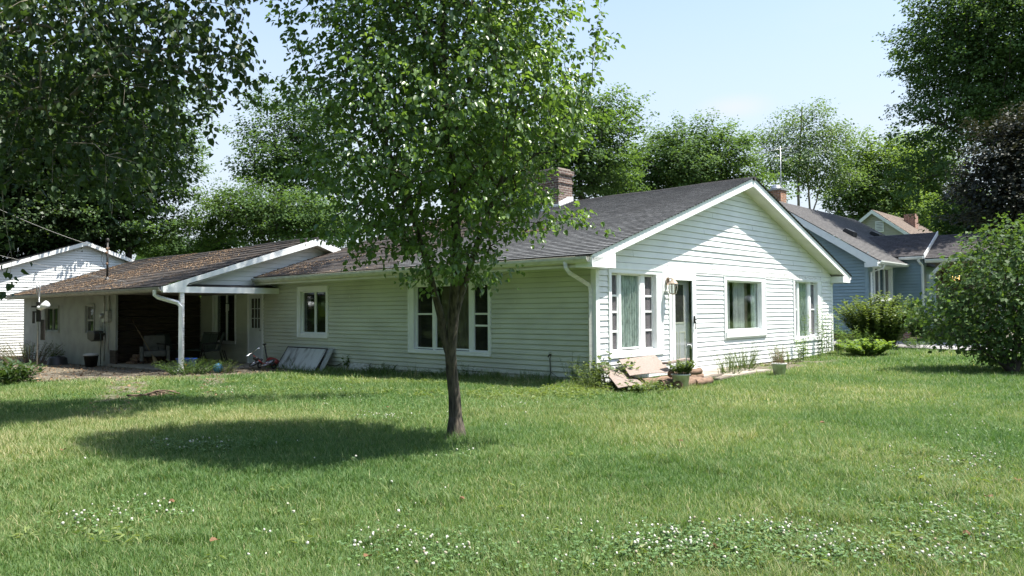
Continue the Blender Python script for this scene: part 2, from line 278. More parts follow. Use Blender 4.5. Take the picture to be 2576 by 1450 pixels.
# ---------------------------------------------------------------- mesh builder
class MB:
    def __init__(s): s.v = []; s.f = []; s.uv = []; s.mi = []
    def quad(s, a, b, c, d, uv=None, mi=0):
        i = len(s.v); s.v += [tuple(a), tuple(b), tuple(c), tuple(d)]; s.f.append((i, i + 1, i + 2, i + 3)); s.uv.append(uv or [(0, 0)] * 4); s.mi.append(mi)
    def poly(s, pts, mi=0):
        i = len(s.v); s.v += [tuple(p) for p in pts]; s.f.append(tuple(range(i, i + len(pts)))); s.uv.append([(0, 0)] * len(pts)); s.mi.append(mi)
    def box(s, x0, x1, y0, y1, z0, z1, mi=0):
        x0, x1 = min(x0, x1), max(x0, x1); y0, y1 = min(y0, y1), max(y0, y1); z0, z1 = min(z0, z1), max(z0, z1)
        i = len(s.v)
        s.v += [(x0, y0, z0), (x1, y0, z0), (x1, y1, z0), (x0, y1, z0), (x0, y0, z1), (x1, y0, z1), (x1, y1, z1), (x0, y1, z1)]
        for f in ((0, 3, 2, 1), (4, 5, 6, 7), (0, 1, 5, 4), (1, 2, 6, 5), (2, 3, 7, 6), (3, 0, 4, 7)):
            s.f.append(tuple(i + k for k in f)); s.mi.append(mi)
            s.uv.append([(s.v[i + k][0] + s.v[i + k][1], s.v[i + k][2]) for k in f])
        return s
    def prism(s, pts, ax, a0, a1):
        """2-D outline pts in the two other axes, extruded along axis ax from a0 to a1"""
        def mk(p, a):
            return (a, p[0], p[1]) if ax == 0 else ((p[0], a, p[1]) if ax == 1 else (p[0], p[1], a))
        n = len(pts); i = len(s.v)
        s.v += [mk(p, a0) for p in pts] + [mk(p, a1) for p in pts]
        s.f.append(tuple(range(i + n - 1, i - 1, -1))); s.f.append(tuple(range(i + n, i + 2 * n)))
        s.uv += [[(0, 0)] * n] * 2; s.mi += [0, 0]
        for k in range(n):
            q = (k + 1) % n; s.f.append((i + k, i + q, i + n + q, i + n + k)); s.uv.append([(0, 0)] * 4); s.mi.append(0)
        return s
    def tube(s, pts, r, n=8, cap=True):
        pts = [np.array(p, float) for p in pts]; rs = r if hasattr(r, '__len__') else [r] * len(pts)
        i = len(s.v); up = np.array([0.13, 0.21, 0.97])
        for k, p in enumerate(pts):
            d = pts[min(k + 1, len(pts) - 1)] - pts[max(k - 1, 0)]; d = d / (np.linalg.norm(d) + 1e-9)
            a = np.cross(d, up if abs(d @ up) < 0.93 else np.array([1.0, 0.1, 0])); a /= np.linalg.norm(a); b = np.cross(d, a)
            for j in range(n):
                t = 2 * math.pi * j / n; s.v.append(tuple(p + rs[k] * (math.cos(t) * a + math.sin(t) * b)))
        for k in range(len(pts) - 1):
            for j in range(n):
                q = (j + 1) % n; s.f.append((i + k * n + j, i + k * n + q, i + (k + 1) * n + q, i + (k + 1) * n + j)); s.uv.append([(0, 0)] * 4); s.mi.append(0)
        if cap:
            s.f.append(tuple(i + j for j in range(n - 1, -1, -1))); e = i + (len(pts) - 1) * n; s.f.append(tuple(e + j for j in range(n)))
            s.uv += [[(0, 0)] * n] * 2; s.mi += [0, 0]
        return s
    def lathe(s, prof, c=(0, 0, 0), n=24):
        i = len(s.v); m = len(prof)
        for (r, z) in prof:
            for j in range(n):
                t = 2 * math.pi * j / n; s.v.append((c[0] + r * math.cos(t), c[1] + r * math.sin(t), c[2] + z))
        for k in range(m - 1):
            for j in range(n):
                q = (j + 1) % n; s.f.append((i + k * n + j, i + k * n + q, i + (k + 1) * n + q, i + (k + 1) * n + j)); s.uv.append([(0, 0)] * 4); s.mi.append(0)
        return s
    def rot(s, i0, mtx):
        for k in range(i0, len(s.v)): s.v[k] = tuple(mtx @ Vector(s.v[k]))
        return s
    def build(s, name, m, parent=None, smooth=False, bevel=0.0):
        me = bpy.data.meshes.new(name); me.from_pydata(s.v, [], s.f)
        uvl = me.uv_layers.new(name='UVMap'); flat = [c for u in s.uv for p in u for c in p]
        uvl.data.foreach_set('uv', flat)
        for x in (m if isinstance(m, (list, tuple)) else [m]): me.materials.append(x)
        if isinstance(m, (list, tuple)): me.polygons.foreach_set('material_index', s.mi)
        if smooth: me.polygons.foreach_set('use_smooth', [True] * len(s.f))
        me.update()
        o = bpy.data.objects.new(name, me); COL.objects.link(o)
        if parent is not None: o.parent = parent
        if bevel:
            b = o.modifiers.new('bevel', 'BEVEL'); b.width = bevel; b.segments = 2; b.limit_method = 'ANGLE'
        return o

def fast_mesh(name, verts, faces_flat, nper, m, parent=None, var=None, smooth=False):
    """verts (N,3); faces_flat: (K, nper) index array"""
    me = bpy.data.meshes.new(name); N = len(verts); K = len(faces_flat)
    me.vertices.add(N); me.vertices.foreach_set('co', np.asarray(verts, np.float32).ravel())
    me.loops.add(K * nper); me.loops.foreach_set('vertex_index', np.asarray(faces_flat, np.int32).ravel())
    me.polygons.add(K); me.polygons.foreach_set('loop_start', np.arange(0, K * nper, nper, dtype=np.int32))
    try: me.polygons.foreach_set('loop_total', np.full(K, nper, np.int32))
    except Exception: pass
    if var is not None:
        a = me.attributes.new('var', 'FLOAT', 'POINT'); a.data.foreach_set('value', np.asarray(var, np.float32))
    if smooth: me.polygons.foreach_set('use_smooth', np.ones(K, bool))
    me.materials.append(m); me.update(calc_edges=True); me.validate()
    o = bpy.data.objects.new(name, me); COL.objects.link(o)
    if parent is not None: o.parent = parent
    return o

# ---------------------------------------------------------------- leaves
def unit(a): return a / (np.linalg.norm(a, axis=1, keepdims=True) + 1e-9)
LEAF4 = (np.array([[0, 0, 0], [0.45, 0.42, 0.10], [1, 0, -0.12], [0.45, -0.42, 0.10]]), np.array([[0, 1, 2, 3]]))
HEART = (np.array([[0, 0, 0], [0.16, 0.34, 0.10], [0.55, 0.36, 0.08], [1.0, 0.0, -0.20], [0.55, -0.36, 0.08], [0.16, -0.34, 0.10], [0.5, 0, -0.02]]),
         np.array([[0, 1, 2, 6], [6, 2, 3, 3], [0, 6, 4, 5], [6, 3, 4, 4]]))
HEART = (np.array([[0, 0, 0], [0.14, 0.36, 0.12], [0.58, 0.33, 0.07], [1.0, 0.0, -0.22], [0.58, -0.33, 0.07], [0.14, -0.36, 0.12]]), np.array([[0, 1, 2, 3], [0, 3, 4, 5]]))
LANCE = (np.array([[0, 0, 0], [0.4, 0.13, 0.03], [1, 0, -0.15], [0.4, -0.13, 0.03]]), np.array([[0, 1, 2, 3]]))
ROUND = (np.array([[0, 0, 0], [0.25, 0.46, 0.05], [0.8, 0.42, 0.05], [1, 0, -0.02], [0.8, -0.42, 0.05], [0.25, -0.46, 0.05]]), np.array([[0, 1, 2, 3], [0, 3, 4, 5]]))
def leaves(pos, nrm, tip, size, tmpl, var):
    """stack of leaf copies -> verts, faces, var"""
    T, Fc = tmpl; n = len(pos)
    nrm = unit(nrm); tip = unit(tip - nrm * np.sum(tip * nrm, 1, keepdims=True)); side = np.cross(nrm, tip)
    V = pos[:, None] + size[:, None, None] * (T[None, :, 0:1] * tip[:, None] + T[None, :, 1:2] * side[:, None] + T[None, :, 2:3] * nrm[:, None])
    Fi = (np.arange(n) * len(T))[:, None, None] + Fc[None]
    return V.reshape(-1, 3), Fi.reshape(-1, 4), np.repeat(var, len(T))

def tube_net(p0, p1, r0, r1, n=6):
    """many tapered segments as one vertex block"""
    d = unit(p1 - p0); ref = np.where(np.abs(d[:, 2:3]) > 0.9, np.array([[1.0, 0, 0]]), np.array([[0, 0, 1.0]]))
    a = unit(np.cross(d, ref)); b = np.cross(d, a); t = np.linspace(0, 2 * math.pi, n, endpoint=False)
    ring = np.cos(t)[None, :, None] * a[:, None] + np.sin(t)[None, :, None] * b[:, None]
    V = np.concatenate([p0[:, None] + ring * r0[:, None, None], p1[:, None] + ring * r1[:, None, None]], 1).reshape(-1, 3)
    k = np.arange(n); q = (k + 1) % n; f = np.stack([k, q, q + n, k + n], 1)
    Fi = (np.arange(len(p0)) * 2 * n)[:, None, None] + f[None]
    return V, Fi.reshape(-1, 4)

def sample_blobs(blobs, spacing, shell=3.2, limit=1500):
    """twig ends spread through a union of ellipsoids, denser to the outside, at least `spacing` apart"""
    out = np.zeros((0, 3)); vol = np.array([b[1][0] * b[1][1] * b[1][2] * (b[2] if len(b) > 2 else 1) for b in blobs]); pr = vol / vol.sum()
    tries = 0
    cand = []
    for i in rng.choice(len(blobs), size=limit * 14, p=pr):
        c, r = np.array(blobs[i][0]), np.array(blobs[i][1])
        d = rng.normal(size=3); d /= np.linalg.norm(d)
        lump = 0.74 + 0.52 * float(vnoise(np.array(d[0] * 2.1 + d[2] * 1.3 + i * 7.3 + 20), np.array(d[1] * 2.1 - d[2] * 1.7 + i * 3.1 + 20)))
        cand.append(c + d * r * rng.random() ** (1 / shell) * lump * (0.92 + 0.16 * rng.random()))
    keep = []
    cell = {}
    for p in cand:
        k = tuple(np.floor(p / spacing).astype(int)); ok = True
        for dx in (-1, 0, 1):
            for dy in (-1, 0, 1):
                for dz in (-1, 0, 1):
                    for q in cell.get((k[0] + dx, k[1] + dy, k[2] + dz), ()):
                        if (p[0] - q[0]) ** 2 + (p[1] - q[1]) ** 2 + (p[2] - q[2]) ** 2 < spacing * spacing: ok = False; break
                    if not ok: break
                if not ok: break
            if not ok: break
        if ok:
            cell.setdefault(k, []).append(p); keep.append(p)
            if len(keep) >= limit: break
    return np.array(keep)

def make_tree(name, label, base, trunk, blobs, lmat, bmat, spacing=0.6, per=26, size=0.14, spread=0.33, tmpl=LEAF4, r_twig=0.012, r_trunk=0.18,
              cat='tree', group=None, limit=1200, droop=0.35, flat=0.6, shell=3.2, extra=None, sides=6, bright=0.5, hang=0.0, minz=None, zs=0.75, spray=None, lift=0.3, core=0, r_extra=0.5):
    base = np.array(base, float); root = empty(name, base, 0, label, cat, group)
    tp = [np.array(p, float) for p in trunk]                     # trunk polyline(s), world
    nodes_, par, rad = [], [], []
    lines = [tp] + [[np.array(q, float) for q in e] for e in (extra or [])]
    for li, line in enumerate(lines):
        prev = -1
        if li > 0:
            prev = int(np.argmin(np.linalg.norm(np.array(nodes_) - line[0], axis=1)))
        tot = sum(np.linalg.norm(line[k + 1] - line[k]) for k in range(len(line) - 1)); acc = 0
        for k in range(len(line) - 1):
            n = max(2, int(np.linalg.norm(line[k + 1] - line[k]) / 0.35))
            for j in range(n + (k == len(line) - 2)):
                if li > 0 and k == 0 and j == 0: continue
                f = j / n; p = line[k] * (1 - f) + line[k + 1] * f
                s = (acc + f * np.linalg.norm(line[k + 1] - line[k])) / tot
                nodes_.append(p + rng.normal(size=3) * (min(0.012, 0.05 * r_trunk) if 0 < s else 0)); par.append(prev); prev = len(nodes_) - 1
                rt = r_trunk * (1.0 if li == 0 else r_extra)
                rad.append(rt * (1 - 0.75 * s) * (1 + 0.7 * math.exp(-s * tot / 0.13) * (li == 0)))
            acc += np.linalg.norm(line[k + 1] - line[k])
    nt = len(nodes_)
    plen = [0.0] * nt
    for i in range(nt): plen[i] = 0 if par[i] < 0 else plen[par[i]] + float(np.linalg.norm(nodes_[i] - nodes_[par[i]]))
    A = sample_blobs(blobs, spacing, shell, limit)
    if minz is not None: A = A[A[:, 2] > minz]
    tr = np.array(nodes_)
    dist = np.min(np.linalg.norm(A[:, None] - tr[None], axis=2), axis=1); A = A[np.argsort(dist)]
    N = np.zeros((nt + 2 * len(A), 3)); N[:nt] = tr; PL = np.zeros(nt + 2 * len(A)); PL[:nt] = plen; cnt = nt
    par = par + [0] * (2 * len(A)); anchors = []
    for p in A:
        dv = p - N[:cnt]; d = np.linalg.norm(dv, axis=1)
        cost = d + 0.22 * PL[:cnt] + np.where(dv[:, 2] < -0.2, 0.35 * np.abs(dv[:, 2]), 0)
        cost[:nt] += np.where(tr[:, 2] < base[2] + 0.22 * (tr[:, 2].max() - base[2]), 3.0, 0)
        j = int(np.argmin(cost)); q = N[j]
        midp = q * 0.5 + p * 0.5 + np.array([0, 0, 0.10 * d[j]]) + rng.normal(size=3) * 0.05 * d[j]
        N[cnt] = midp; par[cnt] = j; PL[cnt] = PL[j] + d[j] / 2; N[cnt + 1] = p; par[cnt + 1] = cnt; PL[cnt + 1] = PL[j] + d[j]; anchors.append(cnt + 1); cnt += 2
    w = np.zeros(cnt); w[anchors] = 1
    for i in range(cnt - 1, -1, -1):
        if par[i] >= 0 and i >= nt: w[par[i]] += w[i]
    rr = r_twig * np.maximum(w, 0.6) ** 0.44
    rr[:nt] = np.maximum(rad, np.minimum(rr[:nt], np.array(rad) * 1.15))
    for i in range(nt, cnt): rr[i] = min(rr[i], rr[par[i]] * 0.9)
    i1 = np.array([i for i in range(cnt) if par[i] >= 0]); i0 = np.array([par[i] for i in i1])
    r0 = np.where(i1 < nt, rr[i0], np.minimum(rr[i0], rr[i1] * 1.15)); r1 = rr[i1].copy()
    r1[np.isin(i1, anchors)] *= 0.45
    isT = i1 < nt
    def wood(sel, nm, sd):
        V, Fi = tube_net(N[i0[sel]], N[i1[sel]], r0[sel], r1[sel], sd)
        return V, Fi
    V, Fi = wood(isT, 'trunk', 12); fast_mesh('trunk', V - base, Fi, 4, bmat, root, smooth=True)
    bV, bF = wood(~isT, 'branches', sides)
    # leaves: along the last stretch and along a spray that runs on beyond each twig end
    n = len(anchors); k = per; an = np.array(anchors); ext = spray if spray is not None else spacing * 0.9
    cen = np.mean(N[an], 0); qn = N[np.array([par[i] for i in an])]
    dr_ = unit(unit(N[an] - qn) * 0.6 + unit(N[an] - cen) * 0.45 + np.array([0, 0, lift]) + rng.normal(size=(n, 3)) * 0.25)
    tipn = N[an] + dr_ * (ext * (0.6 + 0.8 * rng.random((n, 1)))) - np.array([0, 0, 1.0]) * (hang * 0.4)
    V, Fi = tube_net(N[an], tipn, np.full(n, r_twig * 0.45), np.full(n, r_twig * 0.15), 4); fast_mesh('branches', np.concatenate([bV, V]) - base, np.concatenate([bF, Fi + len(bV)]), 4, bmat, root, smooth=True)
    pa = np.repeat(N[an], k, 0); qa = np.repeat(qn, k, 0); ta = np.repeat(tipn, k, 0)
    cl = np.repeat(rng.random(n), k)
    t = rng.random((n * k, 1)) ** 0.85
    s1 = np.clip(t / 0.5, 0, 1); s2 = np.clip((t - 0.5) / 0.5, 0, 1)
    off = rng.normal(size=(n * k, 3)) * spread * np.array([1, 1, zs])
    pos = (qa + (pa - qa) * (0.35 + 0.65 * s1)) * (s2 <= 0) + (pa + (ta - pa) * s2) * (s2 > 0) + off * (1.0 - 0.55 * s2)
    pos[:, 2] -= hang * rng.random(n * k) * t[:, 0]
    out = unit(pos - cen)
    nrm = np.array([0, 0, 1.0]) * flat + out * 0.35 + rng.normal(size=(n * k, 3)) * 0.5
    tip = out * 0.4 + unit(off) * 0.6 + np.repeat(dr_, k, 0) * 0.4 + rng.normal(size=(n * k, 3)) * 0.4 - np.array([0, 0, 1.0]) * droop * 2
    sz = size * (0.65 + 0.6 * rng.random(n * k)) * (1.05 - 0.3 * s2[:, 0])
    # young, pale leaves sit at the tips of some twigs
    var = np.clip(bright * 0.5 + 0.45 * cl * t[:, 0] + 0.34 * (rng.random(n * k) - 0.35), 0, 1)
    if core:                                                     # larger inner leaves, coloured darker for inner shade, to stop sky showing through
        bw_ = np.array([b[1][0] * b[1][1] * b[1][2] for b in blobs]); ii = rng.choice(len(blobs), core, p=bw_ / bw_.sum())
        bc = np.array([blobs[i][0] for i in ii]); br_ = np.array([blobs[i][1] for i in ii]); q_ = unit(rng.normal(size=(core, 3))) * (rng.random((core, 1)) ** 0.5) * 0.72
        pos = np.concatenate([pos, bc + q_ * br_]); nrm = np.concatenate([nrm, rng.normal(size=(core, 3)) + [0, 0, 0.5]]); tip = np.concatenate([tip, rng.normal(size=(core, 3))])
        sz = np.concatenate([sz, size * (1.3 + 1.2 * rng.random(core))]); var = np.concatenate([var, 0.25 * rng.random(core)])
    V, Fi, va = leaves(pos, nrm, tip, sz, tmpl, var)
    fast_mesh('crown', V - base, Fi, 4, lmat, root, var=va)
    return root

# ================================================================= ground
def gravel(u, v):
    """bare-earth amount: carport apron, the worn wheel track running to the lower left, tree pit, strip along the gable"""
    n = fbm(u * 0.9 + 3.1, v * 0.9 + 7.7, 4); n2 = fbm(u * 2.3 + 31, v * 2.3 + 11, 3)
    a = sm((v - 9.6 + 2.2 * (n - 0.5) + np.minimum(0, u + 3.0) * 0.55) / 1.6) * sm((-0.3 - u) / 0.6) * sm((u + 9.2 + 2.5 * (n - .5)) / 2)
    d = np.abs((u + 9.6) - (v - 0.2) * 0.42); d2 = np.abs((u + 7.6) - (v - 0.2) * 0.42)
    b = sm(1.5 - d / 0.42 + 1.2 * (n2 - 0.5)) * sm((v - 2.5) / 2) * 0.9 * sm((n2 - 0.33) / 0.2)
    c = sm(1.4 - d2 / 0.45 + 1.2 * (n2 - 0.5)) * sm((v - 4.0) / 2) * sm((n2 - 0.40) / 0.2) * 0.8
    t = sm(1.2 - np.hypot(u + 6.22, v + 2.44) / 0.28 + 0.8 * (n2 - 0.5)) * 0.7
    g = sm((v + 1.5) / 0.3) * sm((0.1 - v) / 0.1) * sm((u - 2.2) / 0.5) * sm((11.5 - u) / 2.5) * sm((n2 - 0.25) / 0.25)
    return np.clip(np.maximum.reduce([a, b, c, t, g]), 0, 1)

xs = np.concatenate([[-600, -300, -150, -90, -60, -42, -32, -26], np.arange(-22, 30, 0.25), [31, 34, 40, 50, 70, 110, 200, 350, 600]])
ys = np.concatenate([[-300, -120, -60, -30, -15, -8, -4, -1], np.arange(1, 40, 0.25), [42, 46, 52, 60, 75, 100, 150, 250, 450, 800]])
GX, GY = np.meshgrid(xs, ys, indexing='ij'); GZ = hgt(GX, GY)
u_, v_ = W2L(GX, GY); DV = gravel(u_, v_)
nx, ny = len(xs), len(ys); idx = np.arange(nx * ny).reshape(nx, ny)
fc = np.stack([idx[:-1, :-1], idx[1:, :-1], idx[1:, 1:], idx[:-1, 1:]], -1).reshape(-1, 4)
m, n, l, b = nodes('lawn_ground'); b.inputs['Roughness'].default_value = 0.95; b.inputs['Specular IOR Level'].default_value = 0.1
a = n.new('ShaderNodeAttribute'); a.attribute_name = 'var'; t = n.new('ShaderNodeTexCoord')
x1 = n.new('ShaderNodeTexNoise'); x1.inputs['Scale'].default_value = 0.9; x1.inputs['Detail'].default_value = 8; l.new(t.outputs['Object'], x1.inputs['Vector'])
x2 = n.new('ShaderNodeTexNoise'); x2.inputs['Scale'].default_value = 9; x2.inputs['Detail'].default_value = 8; l.new(t.outputs['Object'], x2.inputs['Vector'])
rg = ramp(n, [(0.3, (0.050, 0.088, 0.024)), (0.55, (0.078, 0.118, 0.036)), (0.75, (0.125, 0.135, 0.058))]); l.new(x1.outputs[0], rg.inputs[0])
rd = ramp(n, [(0.3, (0.06, 0.05, 0.036)), (0.52, (0.125, 0.108, 0.078)), (0.74, (0.29, 0.265, 0.22))]); l.new(x2.outputs[0], rd.inputs[0])
mm = n.new('ShaderNodeMix'); mm.data_type = 'RGBA'; l.new(a.outputs['Fac'], mm.inputs[0]); l.new(rg.outputs[0], mm.inputs[6]); l.new(rd.outputs[0], mm.inputs[7]); l.new(mm.outputs[2], b.inputs['Base Color'])
bp = n.new('ShaderNodeBump'); bp.inputs['Strength'].default_value = 0.6; bp.inputs['Distance'].default_value = 0.03; l.new(x2.outputs[0], bp.inputs['Height']); l.new(bp.outputs[0], b.inputs['Normal'])
M['ground'] = m
lawn = fast_mesh('lawn', np.stack([GX.ravel(), GY.ravel(), GZ.ravel()], 1), fc, 4, m, None, DV.ravel(), True); tag(lawn, kind='structure')

def strip(name, pts, wid, m, dz=0.02, n=60, kerb=None):
    mb = MB(); pts = [np.array(p, float) for p in pts]; seg = np.linspace(0, len(pts) - 1.001, n); L = []
    for s in seg:
        i = int(s); f = s - i; p = pts[i] * (1 - f) + pts[i + 1] * f; d = pts[i + 1] - pts[i]; d /= np.linalg.norm(d); q = np.array([-d[1], d[0]]); L.append((p + q * wid / 2, p - q * wid / 2))
    for k in range(n - 1):
        P = [L[k][0], L[k][1], L[k + 1][1], L[k + 1][0]]; mb.quad(*[(p[0], p[1], float(hgt(p[0], p[1])) + dz) for p in P])
    return mb.build(name, m)
dr = strip('driveway', [L2W(16.6, 14)[:2], L2W(16.3, 4)[:2], L2W(16.2, -2)[:2], L2W(16.6, -9)[:2], L2W(18, -22)[:2]], 2.7, M['asphalt'], 0.035); tag(dr, kind='structure')
wk = MB()
for (a0, a1, b0, b1) in ((2.75, 4.15, -1.25, -0.03), (4.18, 5.6, -1.2, -0.03)):
    z = 0.03; ww = [L2W(a0, b0), L2W(a1, b0 - 0.03), L2W(a1, b1), L2W(a0, b1)]
    wk.poly([(p[0], p[1], z) for p in ww])
    for i in range(4):
        p, q = ww[i], ww[(i + 1) % 4]; wk.quad((p[0], p[1], z), (q[0], q[1], z), (q[0], q[1], -0.05), (p[0], p[1], -0.05))
tag(wk.build('path', M['concrete']), kind='structure')

# ================================================================= the white house
H = empty('house', P0, HANG, 'long low white clapboard house with grey shingle roof and open carport', 'house')
RU, RZ, SL = 6.55, 5.06, 1 / 3.0
EU0, EU1, VF, VB = -0.72, 13.82, -0.42, 12.80

def siding(mb, axis, fix, nsg, a0, a1, z0, z1, course, openings=(), clip=None, zref=0.0, lip=0.016, g=0.011):
    """real clapboards: saw-tooth courses on a wall; openings (a0,a1,z0,z1) are left out"""
    def P(a, z, d):
        return (fix + nsg * d, a, z) if axis == 'v' else (a, fix + nsg * d, z)
    br = {z0, z1}
    k = math.floor((z0 - zref) / course)
    while zref + k * course < z1:
        if zref + k * course > z0: br.add(zref + k * course)
        k += 1
    for o in openings:
        for z in (o[2], o[3]):
            if z0 < z < z1: br.add(z)
    br = sorted(br)
    for s, e in zip(br, br[1:]):
        if e - s < 1e-5: continue
        kk = math.floor(((s + e) / 2 - zref) / course); zb = zref + kk * course
        ds, de = lip * (1 - (s - zb) / course) + 0.002, lip * (1 - (e - zb) / course) + 0.002
        iv = [(a0, a1)]
        for o in openings:
            if o[2] < (s + e) / 2 < o[3]:
                nv = []
                for p, q in iv:
                    if o[1] <= p or o[0] >= q: nv.append((p, q)); continue
                    if o[0] > p: nv.append((p, o[0]))
                    if o[1] < q: nv.append((o[1], q))
                iv = nv
        J = []
        for p, q in iv:
            x0 = p; t_ = (kk * 1.37) % 3.66 + math.floor(p / 3.66) * 3.66
            while t_ < q:
                if t_ > x0 + 0.3 and q - t_ > 0.3: J.append((x0, t_)); x0 = t_
                t_ += 3.66
            J.append((x0, q))
        ds0, de0 = ds, de
        for jn, (p, q) in enumerate(J):
            ds, de = ds0 + 0.0035 * ((kk * 7 + jn) % 3), de0 + 0.0015 * ((kk * 7 + jn) % 3)
            pb, qb, pt, qt = p, q, p, q
            if clip:
                c0, c1 = clip(s), clip(e); pb, qb = max(p, c0[0]), min(q, c0[1]); pt, qt = max(p, c1[0]), min(q, c1[1])
                if qb <= pb: continue
                if qt <= pt: pt = qt = (c1[0] + c1[1]) / 2
            if abs(s - zb) < 1e-5 and e - s > 2 * g:            # dark undercut below each course
                mb.quad(P(pb, s, -0.012), P(qb, s, -0.012), P(qb, s + g, -0.012), P(pb, s + g, -0.012))
                mb.quad(P(pb, s + g, ds), P(qb, s + g, ds), P(qb, s + g, -0.012), P(pb, s + g, -0.012)); mb.quad(P(pb, s, 0.002), P(qb, s, 0.002), P(qb, s, -0.012), P(pb, s, -0.012))
                mb.quad(P(pb, s + g, ds), P(qb, s + g, ds), P(qt, e, de), P(pt, e, de))
            else: mb.quad(P(pb, s, ds), P(qb, s, ds), P(qt, e, de), P(pt, e, de))

def slope(mb, axis, lo, hi, a0, a1, course=0.145, dz=0.017, jit=0.0):
    """shingled roof plane in stepped courses; lo/hi=(horizontal pos, z) of eave and ridge; axis: run direction of the courses"""
    (h0, z0), (h1, z1) = lo, hi; L = math.hypot(h1 - h0, z1 - z0); n = max(1, round(L / course))
    def P(a, h, z): return (h, a, z) if axis == 'v' else (a, h, z)
    na = max(1, int((a1 - a0) / 1.5)); aa = np.linspace(a0, a1, na + 1)
    for k in range(n):
        f0, f1 = k / n, (k + 1) / n
        for i in range(na):
            w0, w1 = (0.008 * math.sin(k * 1.7 + aa[i] * 1.3) * jit, 0.008 * math.sin(k * 1.7 + aa[i + 1] * 1.3) * jit)
            hb, zb, ht, zt = h0 + (h1 - h0) * f0, z0 + (z1 - z0) * f0, h0 + (h1 - h0) * f1, z0 + (z1 - z0) * f1
            mb.quad(P(aa[i], hb, zb + dz + w0), P(aa[i + 1], hb, zb + dz + w1), P(aa[i + 1], ht, zt), P(aa[i], ht, zt), [(aa[i], k * course + 0.003), (aa[i + 1], k * course + 0.003), (aa[i + 1], (k + 1) * course - 0.003), (aa[i], (k + 1) * course - 0.003)])
            mb.quad(P(aa[i], hb, zb - 0.012), P(aa[i + 1], hb, zb - 0.012), P(aa[i + 1], hb, zb + dz + w1), P(aa[i], hb, zb + dz + w0))
def rakez(u): return RZ - abs(u - RU) * SL

# --- walls
mb = MB()
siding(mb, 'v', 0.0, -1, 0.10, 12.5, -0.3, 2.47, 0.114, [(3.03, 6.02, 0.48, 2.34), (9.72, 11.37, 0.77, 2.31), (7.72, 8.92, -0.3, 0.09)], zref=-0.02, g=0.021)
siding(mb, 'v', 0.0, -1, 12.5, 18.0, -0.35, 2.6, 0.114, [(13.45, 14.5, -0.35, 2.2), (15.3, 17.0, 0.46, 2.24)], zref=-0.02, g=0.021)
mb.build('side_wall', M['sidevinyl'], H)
mb = MB()
op = [(0.43, 2.55, 0.53, 2.6), (2.83, 4.08, -0.2, 2.6), (5.57, 8.04, 0.76, 2.6), (10.0, 12.25, 0.54, 2.6)]
siding(mb, 'u', 0.0, -1, 0.10, 13.14, 0.02, 2.435, 0.118, op, zref=0.02)
siding(mb, 'u', 0.0, -1, 0.0, 13.24, 2.56, 5.0, 0.145, zref=2.56, clip=lambda z: (RU - (RZ - 0.20 - z) / SL, RU + (RZ - 0.20 - z) / SL))
mb.build('gable_wall', M['vinyl'], H)
mb = MB()
mb.box(13.23, 13.24, 0.1, 12.8, -0.2, 2.5); mb.box(0.02, 13.2, 12.70, 12.78, -0.3, 2.6)
mb.prism([(0.02, 2.5), (13.2, 2.5), (RU, RZ - 0.05)], 1, 12.70, 12.79)
mb.build('back_wall', M['vinyl'], H)
mb = MB(); mb.box(0.0, 12.9, 0.02, 12.9, -0.35, 0.02); mb.build('foundation', M['concrete'], H)
mb = MB()
for a, s in ((0.0, -1), (13.24, 1)):
    mb = MB(); mb.box(a - 0.022, a + 0.10, -0.022, 0.0, 0.0, 2.46) if s < 0 else mb.box(a - 0.10, a + 0.022, -0.022, 0.0, 0.0, 2.46)
    if s < 0: mb.box(-0.022, 0.0, 0.0, 0.11, -0.1, 2.46)
    mb.build('corner_trim', M['trim'], H)
for q_ in ((0.10, 2.80, -0.024, 0, 2.44, 2.562), (2.80, 4.11, -0.030, 0, 2.44, 2.60), (12.25, 13.14, -0.018, 0, 2.435, 2.562)): mb = MB(); mb.box(*q_); mb.build('frieze_board', M['trim'], H)
mb = MB(); mb.box(4.11, 5.9, -0.024, 0, 2.437, 2.560); mb.box(5.9, 6.3, -0.020, 0, 2.437, 2.562); mb.box(6.3, 12.25, -0.024, 0, 2.437, 2.560)
o = mb.build('frieze_board', M['oldtrim'], H); tag(o, 'frieze board with flaking paint')
mb = MB(); mb.box(-0.02, 0.0, 7.74, 8.90, -0.12, 0.10); mb.box(-0.035, -0.02, 7.90, 8.75, -0.10, 0.07); mb.build('access_panel', M['oldtrim'], H)

# --- roof
mb = MB(); z0 = rakez(EU0)
slope(mb, 'v', (EU0, z0), (RU, RZ), VF - 0.045, 6.2)
slope(mb, 'v', (EU1, z0), (RU, RZ), VF - 0.045, VB)
roof = mb.build('roof', M['shingle'], H)
mb = MB(); slope(mb, 'v', (EU0, z0), (RU, RZ), 6.2, VB, jit=0.7)
tag(mb.build('roof', M['oldshingle'], H), 'older brown-stained end of the roof under the trees')
mb = MB(); mb.tube([(RU, VF - 0.05, RZ - 0.03)] + [(RU, v, RZ - 0.035 + 0.012 * math.sin(v * 1.9)) for v in np.arange(0.5, 12.8, 0.6)] + [(RU, VB, RZ - 0.03)], 0.055, 8); o = mb.build('ridge_cap', M['membrane'], roof)
mb = MB()                                                    # rake fascia: two long white boards
for sgn, e in ((-1, EU0 + 0.04), (1, EU1 - 0.04)):
    mb.prism([(RU, RZ - 0.015), (e, rakez(e) - 0.015), (e, rakez(e) - 0.20), (RU, RZ - 0.235)], 1, VF, VF + 0.025)
mb.build('rake_fascia', M['trim'], H)
mb = MB()
for sgn, e in ((-1, EU0 + 0.06), (1, EU1 - 0.06)):
    mb.prism([(RU, RZ - 0.20), (e, rakez(e) - 0.18), (e, rakez(e) - 0.195), (RU, RZ - 0.215)], 1, VF + 0.026, -0.0)
